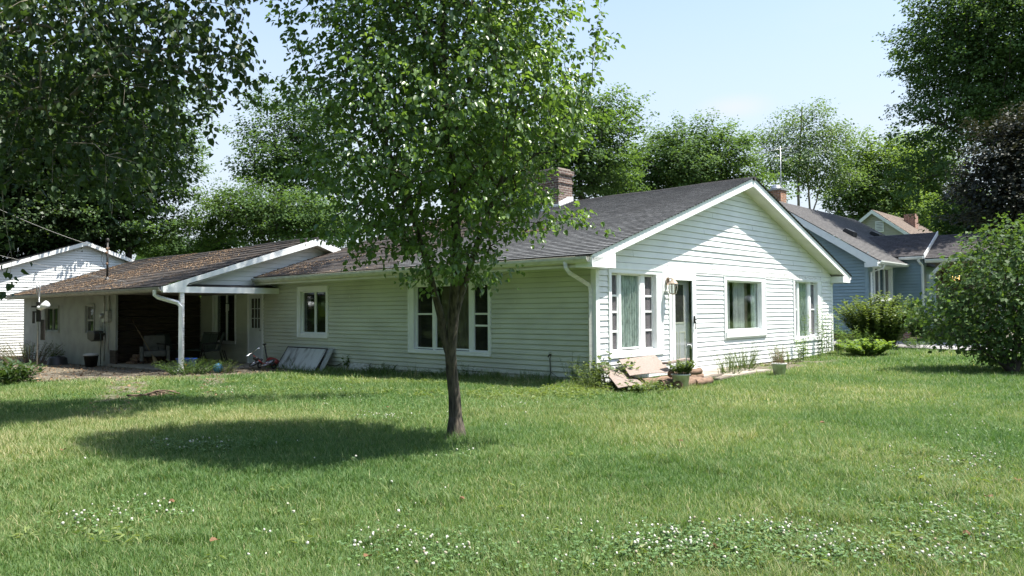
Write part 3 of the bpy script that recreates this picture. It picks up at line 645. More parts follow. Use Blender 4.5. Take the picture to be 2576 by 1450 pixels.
mb.build('rake_soffit', M['cream'], H)
mb = MB()                                                    # boxed eave returns on the gable
mb.box(EU0 + 0.05, 0.13, VF + 0.0, 0.0, 2.395, 2.60); mb.prism([(EU0 + 0.03, 2.62), (0.13, 2.60), (0.13, 2.7), ], 1, VF + 0.002, 0); mb.build('eave_return', M['trim'], H); mb = MB()
mb.box(13.12, EU1 - 0.05, VF + 0.0, 0.0, 2.395, 2.60)
mb.build('eave_return', M['trim'], H)
mb = MB(); mb.box(EU0 + 0.05, -0.001, 0.0, 12.8, 2.45, 2.465); mb.box(EU0 + 0.05, EU0 + 0.075, 0.0, 12.8, 2.40, 2.63); mb.box(13.24, EU1 - 0.05, 0.0, 12.8, 2.45, 2.465); mb.box(EU1 - 0.075, EU1 - 0.05, 0, 12.8, 2.4, 2.63)
mb.build('eave_soffit', M['cream'], H)
def gut(mb, u, v0, v1, z, s, sag=0.0):
    pr = [(0, 0), (0, -0.11), (0.07, -0.115), (0.115, -0.05), (0.12, 0.0), (0.112, 0.0), (0.105, -0.045), (0.065, -0.10), (0.01, -0.10), (0.01, 0)]
    mb.prism([(u + s * p[0], z + p[1]) for p in pr], 1, v0, v1)
mb = MB(); gut(mb, EU0 + 0.05, VF + 0.06, 12.82, z0 - 0.035, -1); mb.build('gutter', M['gutter'], H)
mb = MB(); gut(mb, EU1 - 0.05, VF, 12.82, z0 - 0.035, 1); mb.build('gutter', M['trim'], H)
def pipe(name, pts, m, par, w=0.075, d=0.055):
    mb = MB(); mb.tube(pts, w * 0.55, 4); return mb.build(name, m, par, smooth=False)
pipe('downspout', [(-0.74, 0.22, 2.52), (-0.74, 0.20, 2.40), (-0.66, 0.18, 2.31), (-0.10, 0.11, 2.07), (-0.06, 0.10, 1.95), (-0.06, 0.10, 0.10), (-0.16, 0.10, 0.03)], M['gutter'], H, 0.095)
pipe('downspout', [(13.84, 0.2, 2.5), (13.84, 0.2, 2.38), (13.5, 0.16, 2.2), (13.31, 0.14, 2.1), (13.31, 0.14, 0.1)], M['gutter'], H, 0.095)
# --- ridge chimney
mb = MB(); mb.box(5.80, 6.50, 5.70, 7.1, 4.4, 6.02); mb.box(5.77, 6.53, 5.67, 7.13, 5.58, 5.66); mb.box(5.75, 6.55, 5.65, 7.15, 5.86, 6.0); ch = mb.build('chimney', M['brick'], roof)
mb = MB(); mb.prism([(5.78, 4.80), (6.52, 5.04), (6.52, 5.20), (6.25, 5.16), (5.78, 4.95)], 1, 5.675, 5.69); mb.box(5.775, 5.79, 5.69, 7.1, 4.78, 4.90); mb.box(5.2, 5.78, 5.69, 7.1, 4.62, 4.68); mb.build('chimney_flashing', M['lead'], roof)
mb = MB(); mb.box(5.84, 6.46, 5.74, 7.06, 6.02, 6.07); mb.build('chimney_cap', M['concrete'], roof)

# --- windows
def window(name, axis, fix, nsg, a0, a1, z0, z1, lites, tw=0.12, depth=0.10, sill=None, par=H, tm='trim', curtains=(), room='room', top=True, gz=None, rdepth=0.55, label=None, fill=True):
    """trim box, sashes with rails, panes, curtains and a dim room behind. lites: (a0,a1,z0,z1,[rail z],glass)"""
    def Bx(mb, p, q, d0, d1, s, e):
        mb.box(fix + nsg * d0, fix + nsg * d1, p, q, s, e) if axis == 'v' else mb.box(p, q, fix + nsg * d0, fix + nsg * d1, s, e)
    la0, la1 = min(x[0] for x in lites), max(x[1] for x in lites); lz0, lz1 = min(x[2] for x in lites), max(x[3] for x in lites)
    mb = MB()
    Bx(mb, a0, la0 - 0.045, -0.02, 0.03, z0, z1); Bx(mb, la1 + 0.045, a1, -0.02, 0.03, z0, z1)
    Bx(mb, la0 - 0.045, la1 + 0.045, -0.02, 0.03, z0, lz0 - 0.045); Bx(mb, la0 - 0.045, la1 + 0.045, -0.02, 0.03, lz1 + 0.045, z1)
    # thin raised outer bead
    for (p, q, s, e) in ((a0 - 0.012, a0 + 0.02, z0, z1), (a1 - 0.02, a1 + 0.012, z0, z1), (a0, a1, z0 - 0.012, z0 + 0.02), (a0, a1, z1 - 0.02, z1 + 0.012)):
        Bx(mb, p, q, 0.0, 0.042, s, e)
    w = mb.build(name, M[tm], par)
    if label: tag(w, label)
    mb = MB(); t = 0.012                                        # reveal
    Bx(mb, la0 - 0.045, la0 - 0.045 + t, -depth, 0.025, lz0 - .045, lz1 + .045); Bx(mb, la1 + .045 - t, la1 + 0.045, -depth, 0.025, lz0 - .045, lz1 + .045)
    Bx(mb, la0 - 0.03, la1 + 0.03, -depth, 0.024, lz0 - .045, lz0 - 0.045 + t); Bx(mb, la0 - 0.03, la1 + 0.03, -depth, 0.024, lz1 + .045 - t, lz1 + 0.045)
    mb.build('reveal', M[tm], w)
    for (p, q, s, e, rails, g) in lites:
        mb = MB(); f = 0.035
        Bx(mb, p - f, p, -depth - 0.01, -depth + 0.035, s - f, e + f); Bx(mb, q, q + f, -depth - 0.01, -depth + 0.035, s - f, e + f)
        Bx(mb, p, q, -depth - 0.01, -depth + 0.033, s - f, s); Bx(mb, p, q, -depth - 0.01, -depth + 0.033, e, e + f)
        for r in rails: Bx(mb, p, q, -depth - 0.008, -depth + 0.028, r - 0.022, r + 0.022)
        mb.build('sash', M[tm], w)
        mb = MB(); Bx(mb, p, q, -depth - 0.002, -depth + 0.002, s, e); mb.build('pane', M[g], w)
    gaps = sorted(lites)                                        # mullion boards between sashes
    mb = MB(); k = 0
    for A, B in zip(gaps, gaps[1:]):
        if B[0] - A[1] > 0.075:
            mq = MB(); Bx(mq, A[1] + 0.034, B[0] - 0.034, -depth - 0.012, -depth + 0.05, lz0 - 0.035, lz1 + 0.035); mq.build('mullion', M[tm], w)
    for A in lites:                                             # filler where one sash is shorter
        if not fill: continue
        if A[2] > lz0 + 0.07: Bx(mb, A[0] - 0.035, A[1] + 0.035, -depth - 0.012, -depth + 0.02, lz0 - 0.035, A[2] - 0.034); k = 1
        if A[3] < lz1 - 0.07: Bx(mb, A[0] - 0.035, A[1] + 0.035, -depth - 0.012, -depth + 0.02, A[3] + 0.034, lz1 + 0.035); k = 1
    if k: mb.build('sash_filler', M[tm], w)
    for (p, q, s, e, cm, dd) in curtains:
        mb = MB(); nf = max(10, int((q - p) * 60)); aa = np.linspace(p, q, nf)
        dp = [depth + dd + 0.025 * math.sin(i * 1.15 + 0.6 * math.sin(i * 0.37)) for i in range(nf)]
        def P(i, z, j): return (fix - nsg * dp[i], aa[i], z) if axis == 'v' else (aa[i], fix - nsg * dp[i], z)
        for i in range(nf - 1): mb.quad(P(i, s, 0), P(i + 1, s, 0), P(i + 1, e, 0), P(i, e, 0))
        mb.build('curtain', M[cm], w, True)
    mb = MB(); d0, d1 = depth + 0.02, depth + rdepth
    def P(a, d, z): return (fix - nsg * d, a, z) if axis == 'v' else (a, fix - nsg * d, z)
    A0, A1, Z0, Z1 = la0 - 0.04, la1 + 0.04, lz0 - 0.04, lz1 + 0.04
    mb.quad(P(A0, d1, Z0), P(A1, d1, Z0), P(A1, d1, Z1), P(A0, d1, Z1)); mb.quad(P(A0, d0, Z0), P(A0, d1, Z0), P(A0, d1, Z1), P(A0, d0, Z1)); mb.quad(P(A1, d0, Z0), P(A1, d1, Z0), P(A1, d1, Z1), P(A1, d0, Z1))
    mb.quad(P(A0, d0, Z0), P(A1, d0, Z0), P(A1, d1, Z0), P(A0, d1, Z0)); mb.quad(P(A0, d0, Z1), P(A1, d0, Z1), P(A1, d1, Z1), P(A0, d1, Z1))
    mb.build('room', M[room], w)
    if sill:
        mb = MB(); Bx(mb, a0 + 0.02, a1 - 0.02, 0.028, 0.028 + sill, z0 + 0.02, z0 + 0.20); mb.build('sill', M[tm], w, bevel=0.02)
    return w
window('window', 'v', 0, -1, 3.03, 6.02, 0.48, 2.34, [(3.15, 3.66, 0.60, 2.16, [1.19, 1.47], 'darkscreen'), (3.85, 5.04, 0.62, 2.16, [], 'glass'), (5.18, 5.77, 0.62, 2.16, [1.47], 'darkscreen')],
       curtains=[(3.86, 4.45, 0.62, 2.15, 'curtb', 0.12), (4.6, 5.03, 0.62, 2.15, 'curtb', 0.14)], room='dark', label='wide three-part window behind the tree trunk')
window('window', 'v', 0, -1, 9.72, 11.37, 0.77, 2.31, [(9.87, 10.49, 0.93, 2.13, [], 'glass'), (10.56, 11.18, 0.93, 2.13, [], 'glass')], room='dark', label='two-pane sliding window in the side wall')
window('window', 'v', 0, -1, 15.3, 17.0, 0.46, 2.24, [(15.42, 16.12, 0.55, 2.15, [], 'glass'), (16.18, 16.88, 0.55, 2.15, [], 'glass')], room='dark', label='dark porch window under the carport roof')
window('window', 'u', 0, -1, 0.43, 2.55, 0.53, 2.44, [(0.57, 0.86, 0.69, 2.29, [1.08, 1.50, 1.85], 'glassb'), (1.01, 1.71, 0.72, 2.30, [], 'glass'), (1.94, 2.25, 0.69, 2.29, [1.08, 1.50, 1.85], 'glassb')],
       curtains=[(0.99, 1.73, 0.70, 2.31, 'curtg', 0.03)], depth=0.10, label='front window with green curtain between narrow side lights')
window('window', 'u', 0, -1, 5.57, 8.04, 0.76, 2.44, [(5.76, 7.76, 1.01, 2.26, [], 'glass')],
       curtains=[(5.76, 6.24, 1.0, 2.27, 'curtw', 0.10), (6.42, 7.05, 1.0, 2.27, 'curtw', 0.07), (7.05, 7.36, 1.0, 2.27, 'curtb', 0.12), (7.48, 7.78, 1.0, 2.27, 'curtg', 0.06)], depth=0.09, sill=0.045, label='picture window with pale sheer curtains')
window('window', 'u', 0, -1, 10.0, 12.25, 0.54, 2.44, [(10.18, 10.47, 0.70, 2.31, [1.51], 'glassb'), (10.64, 11.33, 0.68, 2.34, [], 'glass'), (11.57, 11.90, 0.70, 2.31, [1.51], 'glassb')],
       curtains=[(10.62, 11.35, 0.67, 2.35, 'curtg', 0.03)], depth=0.10, label='narrow-sashed window near the far gable corner')

# --- front storm door
mb = MB(); mb.box(2.83, 2.95, -0.035, 0.05, 0.02, 2.44); mb.box(3.99, 4.08, -0.035, 0.05, 0.02, 2.44); mb.box(2.95, 3.99, -0.035, 0.05, 2.36, 2.44); mb.box(2.95, 3.99, -0.06, 0.05, -0.02, 0.06)
dfr = mb.build('door_frame', M['trim'], H)
mb = MB(); mb.box(2.96, 3.06, -0.05, -0.015, 0.07, 2.35); mb.box(3.88, 3.98, -0.05, -0.015, 0.07, 2.35); mb.box(3.06, 3.88, -0.048, -0.017, 2.24, 2.35); mb.box(3.06, 3.88, -0.048, -0.017, 0.07, 0.17)
sd = mb.build('storm_door', M['trim'], H)
mb = MB(); mb.box(3.06, 3.88, -0.034, -0.030, 0.17, 2.24); mb.build('pane', M['doorglass'], sd)
mb = MB(); mb.box(3.915, 3.945, -0.085, -0.05, 1.20, 1.38); mb.tube([(3.93, -0.06, 1.24), (3.93, -0.10, 1.24), (3.93, -0.10, 1.10), (3.93, -0.07, 1.06)], 0.012, 6); mb.box(3.89, 3.97, -0.10, -0.08, 1.28, 1.31); mb.build('handle', M['iron'], sd)
mb = MB(); mb.box(2.97, 3.97, 0.10, 0.14, 0.06, 2.36); din = mb.build('inner_door', M['doorgrey'], H)
mb = MB(); mb.box(3.14, 3.72, 0.090, 0.099, 1.20, 1.235); mb.box(3.14, 3.72, 0.09, 0.099, 2.14, 2.175); mb.box(3.14, 3.175, 0.09, 0.099, 1.235, 2.14); mb.box(3.685, 3.72, 0.09, 0.099, 1.235, 2.14)
for p, q in ((3.12, 3.40), (3.48, 3.76)):
    mb.box(p, q, 0.092, 0.099, 0.25, 0.28); mb.box(p, q, 0.092, 0.099, 0.98, 1.01); mb.box(p, p + .03, 0.092, 0.099, 0.28, 0.98); mb.box(q - .03, q, 0.092, 0.099, 0.28, 0.98)
mb.build('molding', M['cream'], din)
mb = MB(); mb.box(3.176, 3.684, 0.094, 0.099, 1.236, 2.139); mb.build('pane', M['dark'], din)
# --- carport door
mb = MB(); mb.box(-0.03, 0.03, 13.45, 13.54, -0.2, 2.2); mb.box(-0.03, 0.03, 14.40, 14.50, -0.2, 2.2); mb.box(-0.03, 0.03, 13.54, 14.40, 2.13, 2.2); mb.build('door_frame', M['trim'], H)
mb = MB()
mb.box(-0.01, 0.03, 13.54, 14.40, -0.18, 1.02); mb.box(-0.01, 0.03, 13.54, 14.40, 2.00, 2.13); mb.box(-0.01, 0.03, 13.54, 13.68, 1.02, 2.0); mb.box(-0.01, 0.03, 14.26, 14.40, 1.02, 2.0)
for a in (13.86, 14.06): mb.box(-0.008, 0.02, a - 0.012, a + 0.012, 1.02, 2.0)
for z in (1.34, 1.66): mb.box(-0.007, 0.02, 13.68, 14.26, z - 0.012, z + 0.012)
sdr = mb.build('side_door', M['doorwhite'], H)
mb = MB(); mb.box(0.02, 0.024, 13.68, 14.26, 1.02, 2.0); mb.build('pane', M['dark'], sdr)
mb = MB(); mb.tube([(-0.01, 13.60, 0.95), (-0.06, 13.60, 0.95)], 0.012); mb.tube([(-0.05, 13.60, 0.95), (-0.075, 13.60, 0.95)], 0.028); mb.build('handle', M['zinc'], sdr)

# --- carport and garage wing (same roof line, set lower)
CU, CZ, CE0, CE1, CV0, CV1 = 1.38, 3.99, -3.66, 6.4, 12.44, 28.4
def cz(u): return CZ - abs(u - CU) * SL
mb = MB(); slope(mb, 'v', (CE0, cz(CE0)), (CU, CZ), CV0, CV1, jit=1.0); slope(mb, 'v', (CE1, cz(CE1)), (CU, CZ), CV0, CV1)
cr_ = mb.build('carport_roof', M['oldshingle'], H)
mb = MB(); mb.tube([(CU, v, CZ - 0.02 + 0.03 * math.sin(v * 0.55) * (v > 13)) for v in np.arange(CV0 - 0.02, CV1, 0.5)], 0.05, 8); mb.build('ridge_cap', M['membrane'], cr_)
mb = MB()
mb.prism([(CU, CZ - 0.015), (CE0 + 0.02, cz(CE0) - 0.015), (CE0 + 0.02, cz(CE0) - 0.165), (-3.0, 2.30), (-2.92, 2.395), (CU, CZ - 0.235)], 1, CV0, CV0 + 0.028)
mb.prism([(CU, CZ - 0.015), (CU, CZ - 0.235), (3.2, cz(3.2) - 0.22), (3.2, cz(3.2) - 0.015)], 1, CV0, CV0 + 0.028)
mb.build('rake_fascia', M['trim'], H)
mb = MB(); mb.prism([(CU, CZ - 0.20), (-2.9, cz(-2.9) - 0.20), (-2.9, cz(-2.9) - 0.215), (CU, CZ - 0.215)], 1, CV0 + 0.029, 13.0); mb.prism([(CU, CZ - 0.20), (3.2, cz(3.2) - 0.20), (3.2, cz(3.2) - 0.215), (CU, CZ - 0.215)], 1, CV0 + 0.029, 13.0); mb.build('rake_soffit', M['cream'], H)
mb = MB(); mb.box(CE0 + 0.0, -0.026, CV0 - 0.004, CV0 + 0.13, 2.125, 2.30); mb.build('carport_beam', M['trim'], H)
mb = MB(); mb.quad((-3.0, CV0 + 0.02, 2.305), (0.3, CV0 + 0.02, 2.305), (0.3, 13.02, 2.40), (-3.0, 13.02, 2.40)); mb.build('ledge_roof', M['membrane'], H)
mb = MB(); siding(mb, 'u', 13.0, -1, -3.0, 3.2, 2.38, 3.9, 0.145, zref=2.38, clip=lambda z: (CU - (CZ - 0.18 - z) / SL, CU + (CZ - 0.18 - z) / SL)); mb.build('carport_gable_wall', M['vinyl'], H)
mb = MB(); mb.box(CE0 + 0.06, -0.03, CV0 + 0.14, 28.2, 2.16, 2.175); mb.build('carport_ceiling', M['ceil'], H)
mb = MB(); mb.box(CE0 + 0.02, CE0 + 0.05, CV0 + 0.14, 28.38, cz(CE0) - 0.17, cz(CE0) - 0.01); gut(mb, CE0 + 0.02, CV0 + 0.05, 28.38, cz(CE0) - 0.03, -1); tag(mb.build('gutter', M['oldgutter'], H), 'grimy grey gutter along the carport eave')
mb = MB(); mb.box(-3.16, -3.04, CV0 + 0.02, CV0 + 0.12, -0.25, 2.125); mb.build('carport_post', M['oldtrim'], H)
pipe('downspout', [(-3.74, 12.80, 2.20), (-3.74, 12.80, 2.06), (-3.66, 12.75, 1.99), (-3.24, 12.44, 1.83), (-3.18, 12.38, 1.72), (-3.18, 12.38, -0.05), (-3.3, 12.36, -0.12)], M['trim'], H, 0.115)
# partition of rough planks, back and floor of the carport
mb = MB()
for k in range(10): mb.box(-3.0, -0.03, 18.0 + 0.012 * (k % 3), 18.06, -0.32 + k * 0.25, -0.085 + k * 0.25)
mb.build('plank_partition', M['plank'], H)
mb = MB(); mb.box(-3.2, 0.0, 12.55, 18.0, -0.40, hl(-2, 15) + 0.03); mb.build('carport_slab', M['concrete'], H)
# garage wall
mb = MB()
def wall_open(mb, x0, x1, a0, a1, z0, z1, ops):
    a = a0
    for (p, q, s, e) in sorted(ops):
        mb.box(x0, x1, a, p, z0, z1); mb.box(x0, x1, p, q, z0, s); mb.box(x0, x1, p, q, e, z1); a = q
    mb.box(x0, x1, a, a1, z0, z1)
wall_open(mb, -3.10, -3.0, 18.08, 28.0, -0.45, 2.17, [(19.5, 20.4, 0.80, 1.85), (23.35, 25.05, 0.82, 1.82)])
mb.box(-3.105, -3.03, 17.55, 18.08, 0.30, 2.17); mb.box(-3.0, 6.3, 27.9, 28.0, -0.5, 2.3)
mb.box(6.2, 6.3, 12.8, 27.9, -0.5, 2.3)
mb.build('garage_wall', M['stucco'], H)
mb = MB(); mb.box(-3.09, -3.02, 17.58, 18.078, -0.35, 0.297); mb.build('base_board', M['plank'], H)
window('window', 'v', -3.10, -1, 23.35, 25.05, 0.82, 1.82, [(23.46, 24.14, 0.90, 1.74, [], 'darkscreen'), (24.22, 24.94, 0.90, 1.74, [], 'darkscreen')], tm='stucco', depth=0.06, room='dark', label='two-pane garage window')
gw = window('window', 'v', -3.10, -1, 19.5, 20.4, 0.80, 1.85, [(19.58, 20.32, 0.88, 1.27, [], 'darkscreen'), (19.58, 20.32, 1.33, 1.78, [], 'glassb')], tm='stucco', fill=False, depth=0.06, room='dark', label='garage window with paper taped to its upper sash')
mb = MB(); mb.box(-3.036, -3.034, 19.62, 20.28, 1.34, 1.77); mb.build('paper', M['oldtrim'], gw)

# ================================================================= neighbours
def house_at(name, u, v, z, label):
    o = empty(name, L2W(u, v, z), HANG, label, 'house')
    def put(mb, nm, m, par=None, **k):
        mb.v = [(x - u, y - v, w - z) for x, y, w in mb.v]; return mb.build(nm, m, par or o, **k)
    return o, put
# --- white outbuilding behind the garage
G, put = house_at('garage', -0.1, 30.0, -0.45, 'tall white clapboard garage behind the carport with dappled shade')
mb = MB(); siding(mb, 'u', 30.0, -1, -4.4, 2.6, -0.45, 4.9, 0.118, g=0.024, clip=lambda z: (max(-4.4, -0.1 - (4.86 - z) / 0.365), min(2.6, -0.1 + (4.86 - z) / 0.365)))
mb.box(-4.38, -4.36, 30.05, 37, -0.5, 3.35); mb.box(2.56, 2.58, 30.05, 37, -0.5, 3.9); put(mb, 'wall', M['vinyl'])
mb = MB()
for sg in (-1, 1):
    e = -0.1 + sg * 4.6 if sg < 0 else 2.9
    mb.quad((-0.1, 29.75, 4.98), (e, 29.75, 4.98 - abs(e + 0.1) * 0.365), (e, 37.3, 4.98 - abs(e + 0.1) * 0.365), (-0.1, 37.3, 4.98))
    mb.quad((-0.1, 29.75, 4.93), (e, 29.75, 4.93 - abs(e + 0.1) * 0.365), (e, 37.3, 4.93 - abs(e + 0.1) * 0.365), (-0.1, 37.3, 4.93))
put(mb, 'roof', M['dshingle'])
mb = MB()
for e in (-4.7, 2.9):
    d = 4.95 - abs(e + 0.1) * 0.365; mb.prism([(-0.1, 4.95), (e, d), (e, d - 0.17), (-0.1, 4.76)], 1, 29.72, 29.745)
put(mb, 'rake_fascia', M['trim'])
# --- blue house
BUx, BV = 17.96, 0.344
B, put = house_at('house', BUx, BV, 0.3, 'blue clapboard house with steep grey roof beyond the driveway')
SB = 0.64; BRV, BRZ = 4.25, 6.18; BE = -0.16; BEZ = BRZ - (BRV - BE) * SB
mb = MB(); siding(mb, 'v', BUx, -1, BV, 8.2, 0.55, 6.0, 0.125, g=0.026, clip=lambda z: (max(BV, BRV - (BRZ - 0.16 - z) / SB), min(8.2, BRV + (BRZ - 0.16 - z) / SB)))
mb.box(BUx + 0.1, 27.0, 8.1, 8.2, 0.3, 3.5); put(mb, 'gable_wall', M['blue'])
mb = MB(); siding(mb, 'u', BV, -1, BUx + 0.08, 21.38, 0.55, 3.62, 0.125, g=0.026, openings=[(18.55, 20.95, 1.78, 3.40)]); put(mb, 'front_wall', M['blue']); mb = MB(); siding(mb, 'u', 0.36, -1, 23.0, 30.5, 0.55, 4.3, 0.125, []); put(mb, 'front_wall', M['blue'])
mb = MB(); siding(mb, 'v', 21.38, -1, -0.75, BV, 0.55, 3.55, 0.125, g=0.026); siding(mb, 'u', -0.75, -1, 21.40, 21.75, 0.55, 3.7, 0.125); put(mb, 'wing_wall', M['blue'])
mb = MB(); mb.box(BUx - 0.02, BUx + 0.09, BV - 0.025, BV, 0.5, 3.7); mb.box(BUx - 0.025, BUx, BV, BV + 0.10, 0.5, 3.7); mb.box(21.355, 21.38, BV - 0.08, BV - 0.001, 0.5, 3.55); put(mb, 'corner_trim', M['blue'])
mb = MB(); mb.box(BUx + 0.05, 27, BV + 0.02, 8.1, 0.1, 0.56); mb.box(21.42, 27, -0.7, BV, 0.1, 0.56); put(mb, 'foundation', M['stepbrick'])
mb = MB(); slope(mb, 'u', (BE, BEZ), (BRV, BRZ), BUx - 0.38, 28.5); slope(mb, 'u', (8.7, BRZ - (8.7 - BRV) * SB), (BRV, BRZ), BUx - 0.38, 28.5); rb = put(mb, 'roof', M['nshingle'])
mb = MB(); mb.prism([(BRV, BRZ - 0.02), (BE + 0.02, BEZ - 0.02), (BE + 0.02, BEZ - 0.24), (BE + 0.42, BEZ - 0.26), (BE + 0.42, BEZ - 0.10), (BRV, BRZ - 0.26)], 0, BUx - 0.37, BUx - 0.345); mb.box(BUx - 0.345, BUx, BE + 0.02, BV, BEZ - 0.25, BEZ - 0.09)
mb.prism([(BRV, BRZ - 0.02), (8.68, BRZ - (8.68 - BRV) * SB - 0.02), (8.68, BRZ - (8.68 - BRV) * SB - 0.24), (BRV, BRZ - 0.26)], 0, BUx - 0.37, BUx - 0.345); put(mb, 'rake_fascia', M['trim'])
def gutu(mb, v, a0, a1, z): mb.prism([(v + p[0], z + p[1]) for p in [(0, 0), (0, -0.12), (-0.08, -0.125), (-0.125, -0.05), (-0.13, 0), (-0.115, 0), (-0.07, -0.1), (0.0, -0.1)]], 0, a0, a1)
mb = MB(); gutu(mb, BE + 0.03, BUx - 0.3, 21.3, BEZ - 0.02); mb.box(BUx, 21.3, BE + 0.04, BV, BEZ - 0.14, BEZ - 0.12); put(mb, 'gutter', M['trim'])
mb = MB(); mb.tube([(BUx + 0.35, BE, BEZ - 0.14), (BUx + 0.33, BE + 0.04, BEZ - 0.28), (BUx + 0.15, BV - 0.08, BEZ - 0.45), (BUx + 0.15, BV - 0.07, 0.5)], 0.05, 4); put(mb, 'downspout', M['trim'])
for (uu, vv) in ((20.72, 1.91), (25.4, 2.3)):
    mb = MB(); zz = BRZ - (BRV - vv) * SB; mb.prism([(vv - 0.22, zz - 0.12), (vv + 0.22, zz + 0.16), (vv + 0.1, zz + 0.26), (vv - 0.24, zz + 0.08)], 0, uu - 0.22, uu + 0.22); put(mb, 'roof_vent', M['black'])
mb = MB(); mb.box(19.35, 19.95, 4.3, 4.95, 5.4, 6.72); chb = put(mb, 'chimney', M['obrick'])
mb = MB(); mb.box(19.30, 20.0, 4.25, 5.0, 6.72, 6.79); mb.lathe([(0.22, 0), (0.26, 0.04), (0.2, 0.16), (0.05, 0.22), (0, 0.22)], (19.65, 4.62, 6.79), 12); put(mb, 'chimney_cap', M['zinc'], chb)
# window of the blue house (built in the big frame, then moved under its house)
bw = window('window', 'u', BV, -1, 18.55, 20.95, 1.78, 3.40, [(18.80, 19.42, 2.0, 3.10, [], 'glassb'), (19.50, 20.10, 2.0, 3.10, [], 'glass'), (20.18, 20.68, 2.0, 3.10, [], 'glassb')], depth=0.06, sill=0.04, room='dark', par=None)
bw.location = (-BUx, -BV, -0.3); bw.parent = B
# wing and porch roofs (ridge runs towards the street)
WR, WZ = 23.3, 4.76
def wz(u): return 3.66 + (u - 21.15) * (WZ - 3.66) / (WR - 21.15)
mb = MB(); slope(mb, 'v', (21.15, 3.66), (WR, WZ), -0.82, 2.6); slope(mb, 'v', (25.5, 3.66), (WR, WZ), -0.82, 2.6); put(mb, 'wing_roof', M['dshingle'])
mb = MB(); slope(mb, 'v', (21.15, 3.54), (WR, WZ - 0.14), -3.6, -0.835); slope(mb, 'v', (25.5, 3.54), (WR, WZ - 0.14), -3.6, -0.835); put(mb, 'porch_roof', M['dshingle'])
mb = MB(); mb.prism([(21.12, 3.70), (WR, WZ + 0.04), (WR, WZ - 0.14), (21.12, 3.52)], 1, -0.86, -0.825); gut(mb, 21.17, -0.8, BV - 0.25, 3.63, -1); gut(mb, 21.17, -3.55, -0.88, 3.50, -1); mb.box(21.16, 21.30, -3.55, -0.86, 3.36, 3.50); put(mb, 'gutter', M['trim'])
mb = MB(); mb.tube([(21.1, -0.62, 3.5), (21.12, -0.66, 3.4), (21.33, -0.72, 3.25), (21.33, -0.72, 0.5)], 0.055, 4); put(mb, 'downspout', M['trim'])
mb = MB(); mb.box(21.42, 25.2, -3.5, -0.9, 3.34, 3.36); put(mb, 'porch_ceiling', M['ceil'])
mb = MB(); mb.box(23.4, 23.46, -3.4, -0.7, 0.5, 3.4); siding(mb, 'v', 23.4, -1, -3.4, -2.05, 0.5, 3.3, 0.125); put(mb, 'porch_wall', M['tan'])
mb = MB(); mb.box(23.34, 23.395, -2.0, -0.92, 0.6, 3.1); dg = put(mb, 'glass_door', M['plank'])
mb = MB(); mb.box(23.33, 23.338, -1.42, -1.0, 0.9, 2.95); mb.box(23.33, 23.338, -1.92, -1.5, 0.9, 2.95); put(mb, 'pane', M['dark'], dg)
mb = MB(); mb.prism([(-0.95, 2.86), (-0.95, 2.72), (-1.55, 3.28), (-1.55, 3.42), (-1.48, 3.42)], 0, 21.33, 21.42); put(mb, 'porch_brace', M['trim']); mb = MB(); mb.box(21.33, 21.42, -3.45, -3.33, 0.5, 3.42); put(mb, 'porch_post', M['trim']); mb = MB(); mb.prism([(-3.3, 2.72), (-3.3, 2.86), (-2.72, 3.42), (-2.65, 3.42), (-2.65, 3.30)], 0, 21.335, 21.415); put(mb, 'porch_brace', M['trim'])
mb = MB(); mb.box(21.35, 23.4, -3.5, -0.76, 0.1, 0.55); put(mb, 'porch_floor', M['concrete'])
for k, (uu, vv) in enumerate(((23.20, -1.46), (22.5, -1.72))):
    z = 2.78
    t = empty('lantern', L2W(uu, vv, z), HANG, ('lit warm lantern by the glass door of the blue house porch', 'lit warm lantern hanging nearer the porch edge of the blue house')[k], 'lantern', 'lit porch lanterns')
    mb = MB(); mb.lathe([(0.05, -0.10), (0.075, -0.09), (0.085, 0.07), (0.05, 0.09)], n=8); mb.build('lamp_glass', M['lit'], t)
    mb = MB(); mb.lathe([(0.095, 0.07), (0.10, 0.085), (0.03, 0.15), (0, 0.16)], n=8); mb.lathe([(0, -0.12), (0.06, -0.115), (0.06, -0.10), (0, -0.10)], n=8); mb.tube([(0, 0, 0.15), (0, 0, 0.55)] if k else [(0, 0, 0.14), (0.08, 0, 0.2), (0.19, 0, 0.2)], 0.012, 5); mb.build('lamp_frame', M['iron'], t)
mb = MB(); mb.box(18.2, 19.4, -1.2, 0.28, 0.1, 0.42); mb.box(18.3, 19.3, -0.8, 0.28, 0.42, 0.6)
mb.v = [tuple(L2W(*p)) for p in mb.v]; tag(mb.build('brick_steps', M['stepbrick']), 'low red brick steps against the blue house wall', 'steps')
# --- tan house further back
T, put = house_at('house', 37.9, 6.8, 0.3, 'small tan house with brown roof showing behind the blue house')
TU, TZ, TS = 38.15, 7.8, 0.56
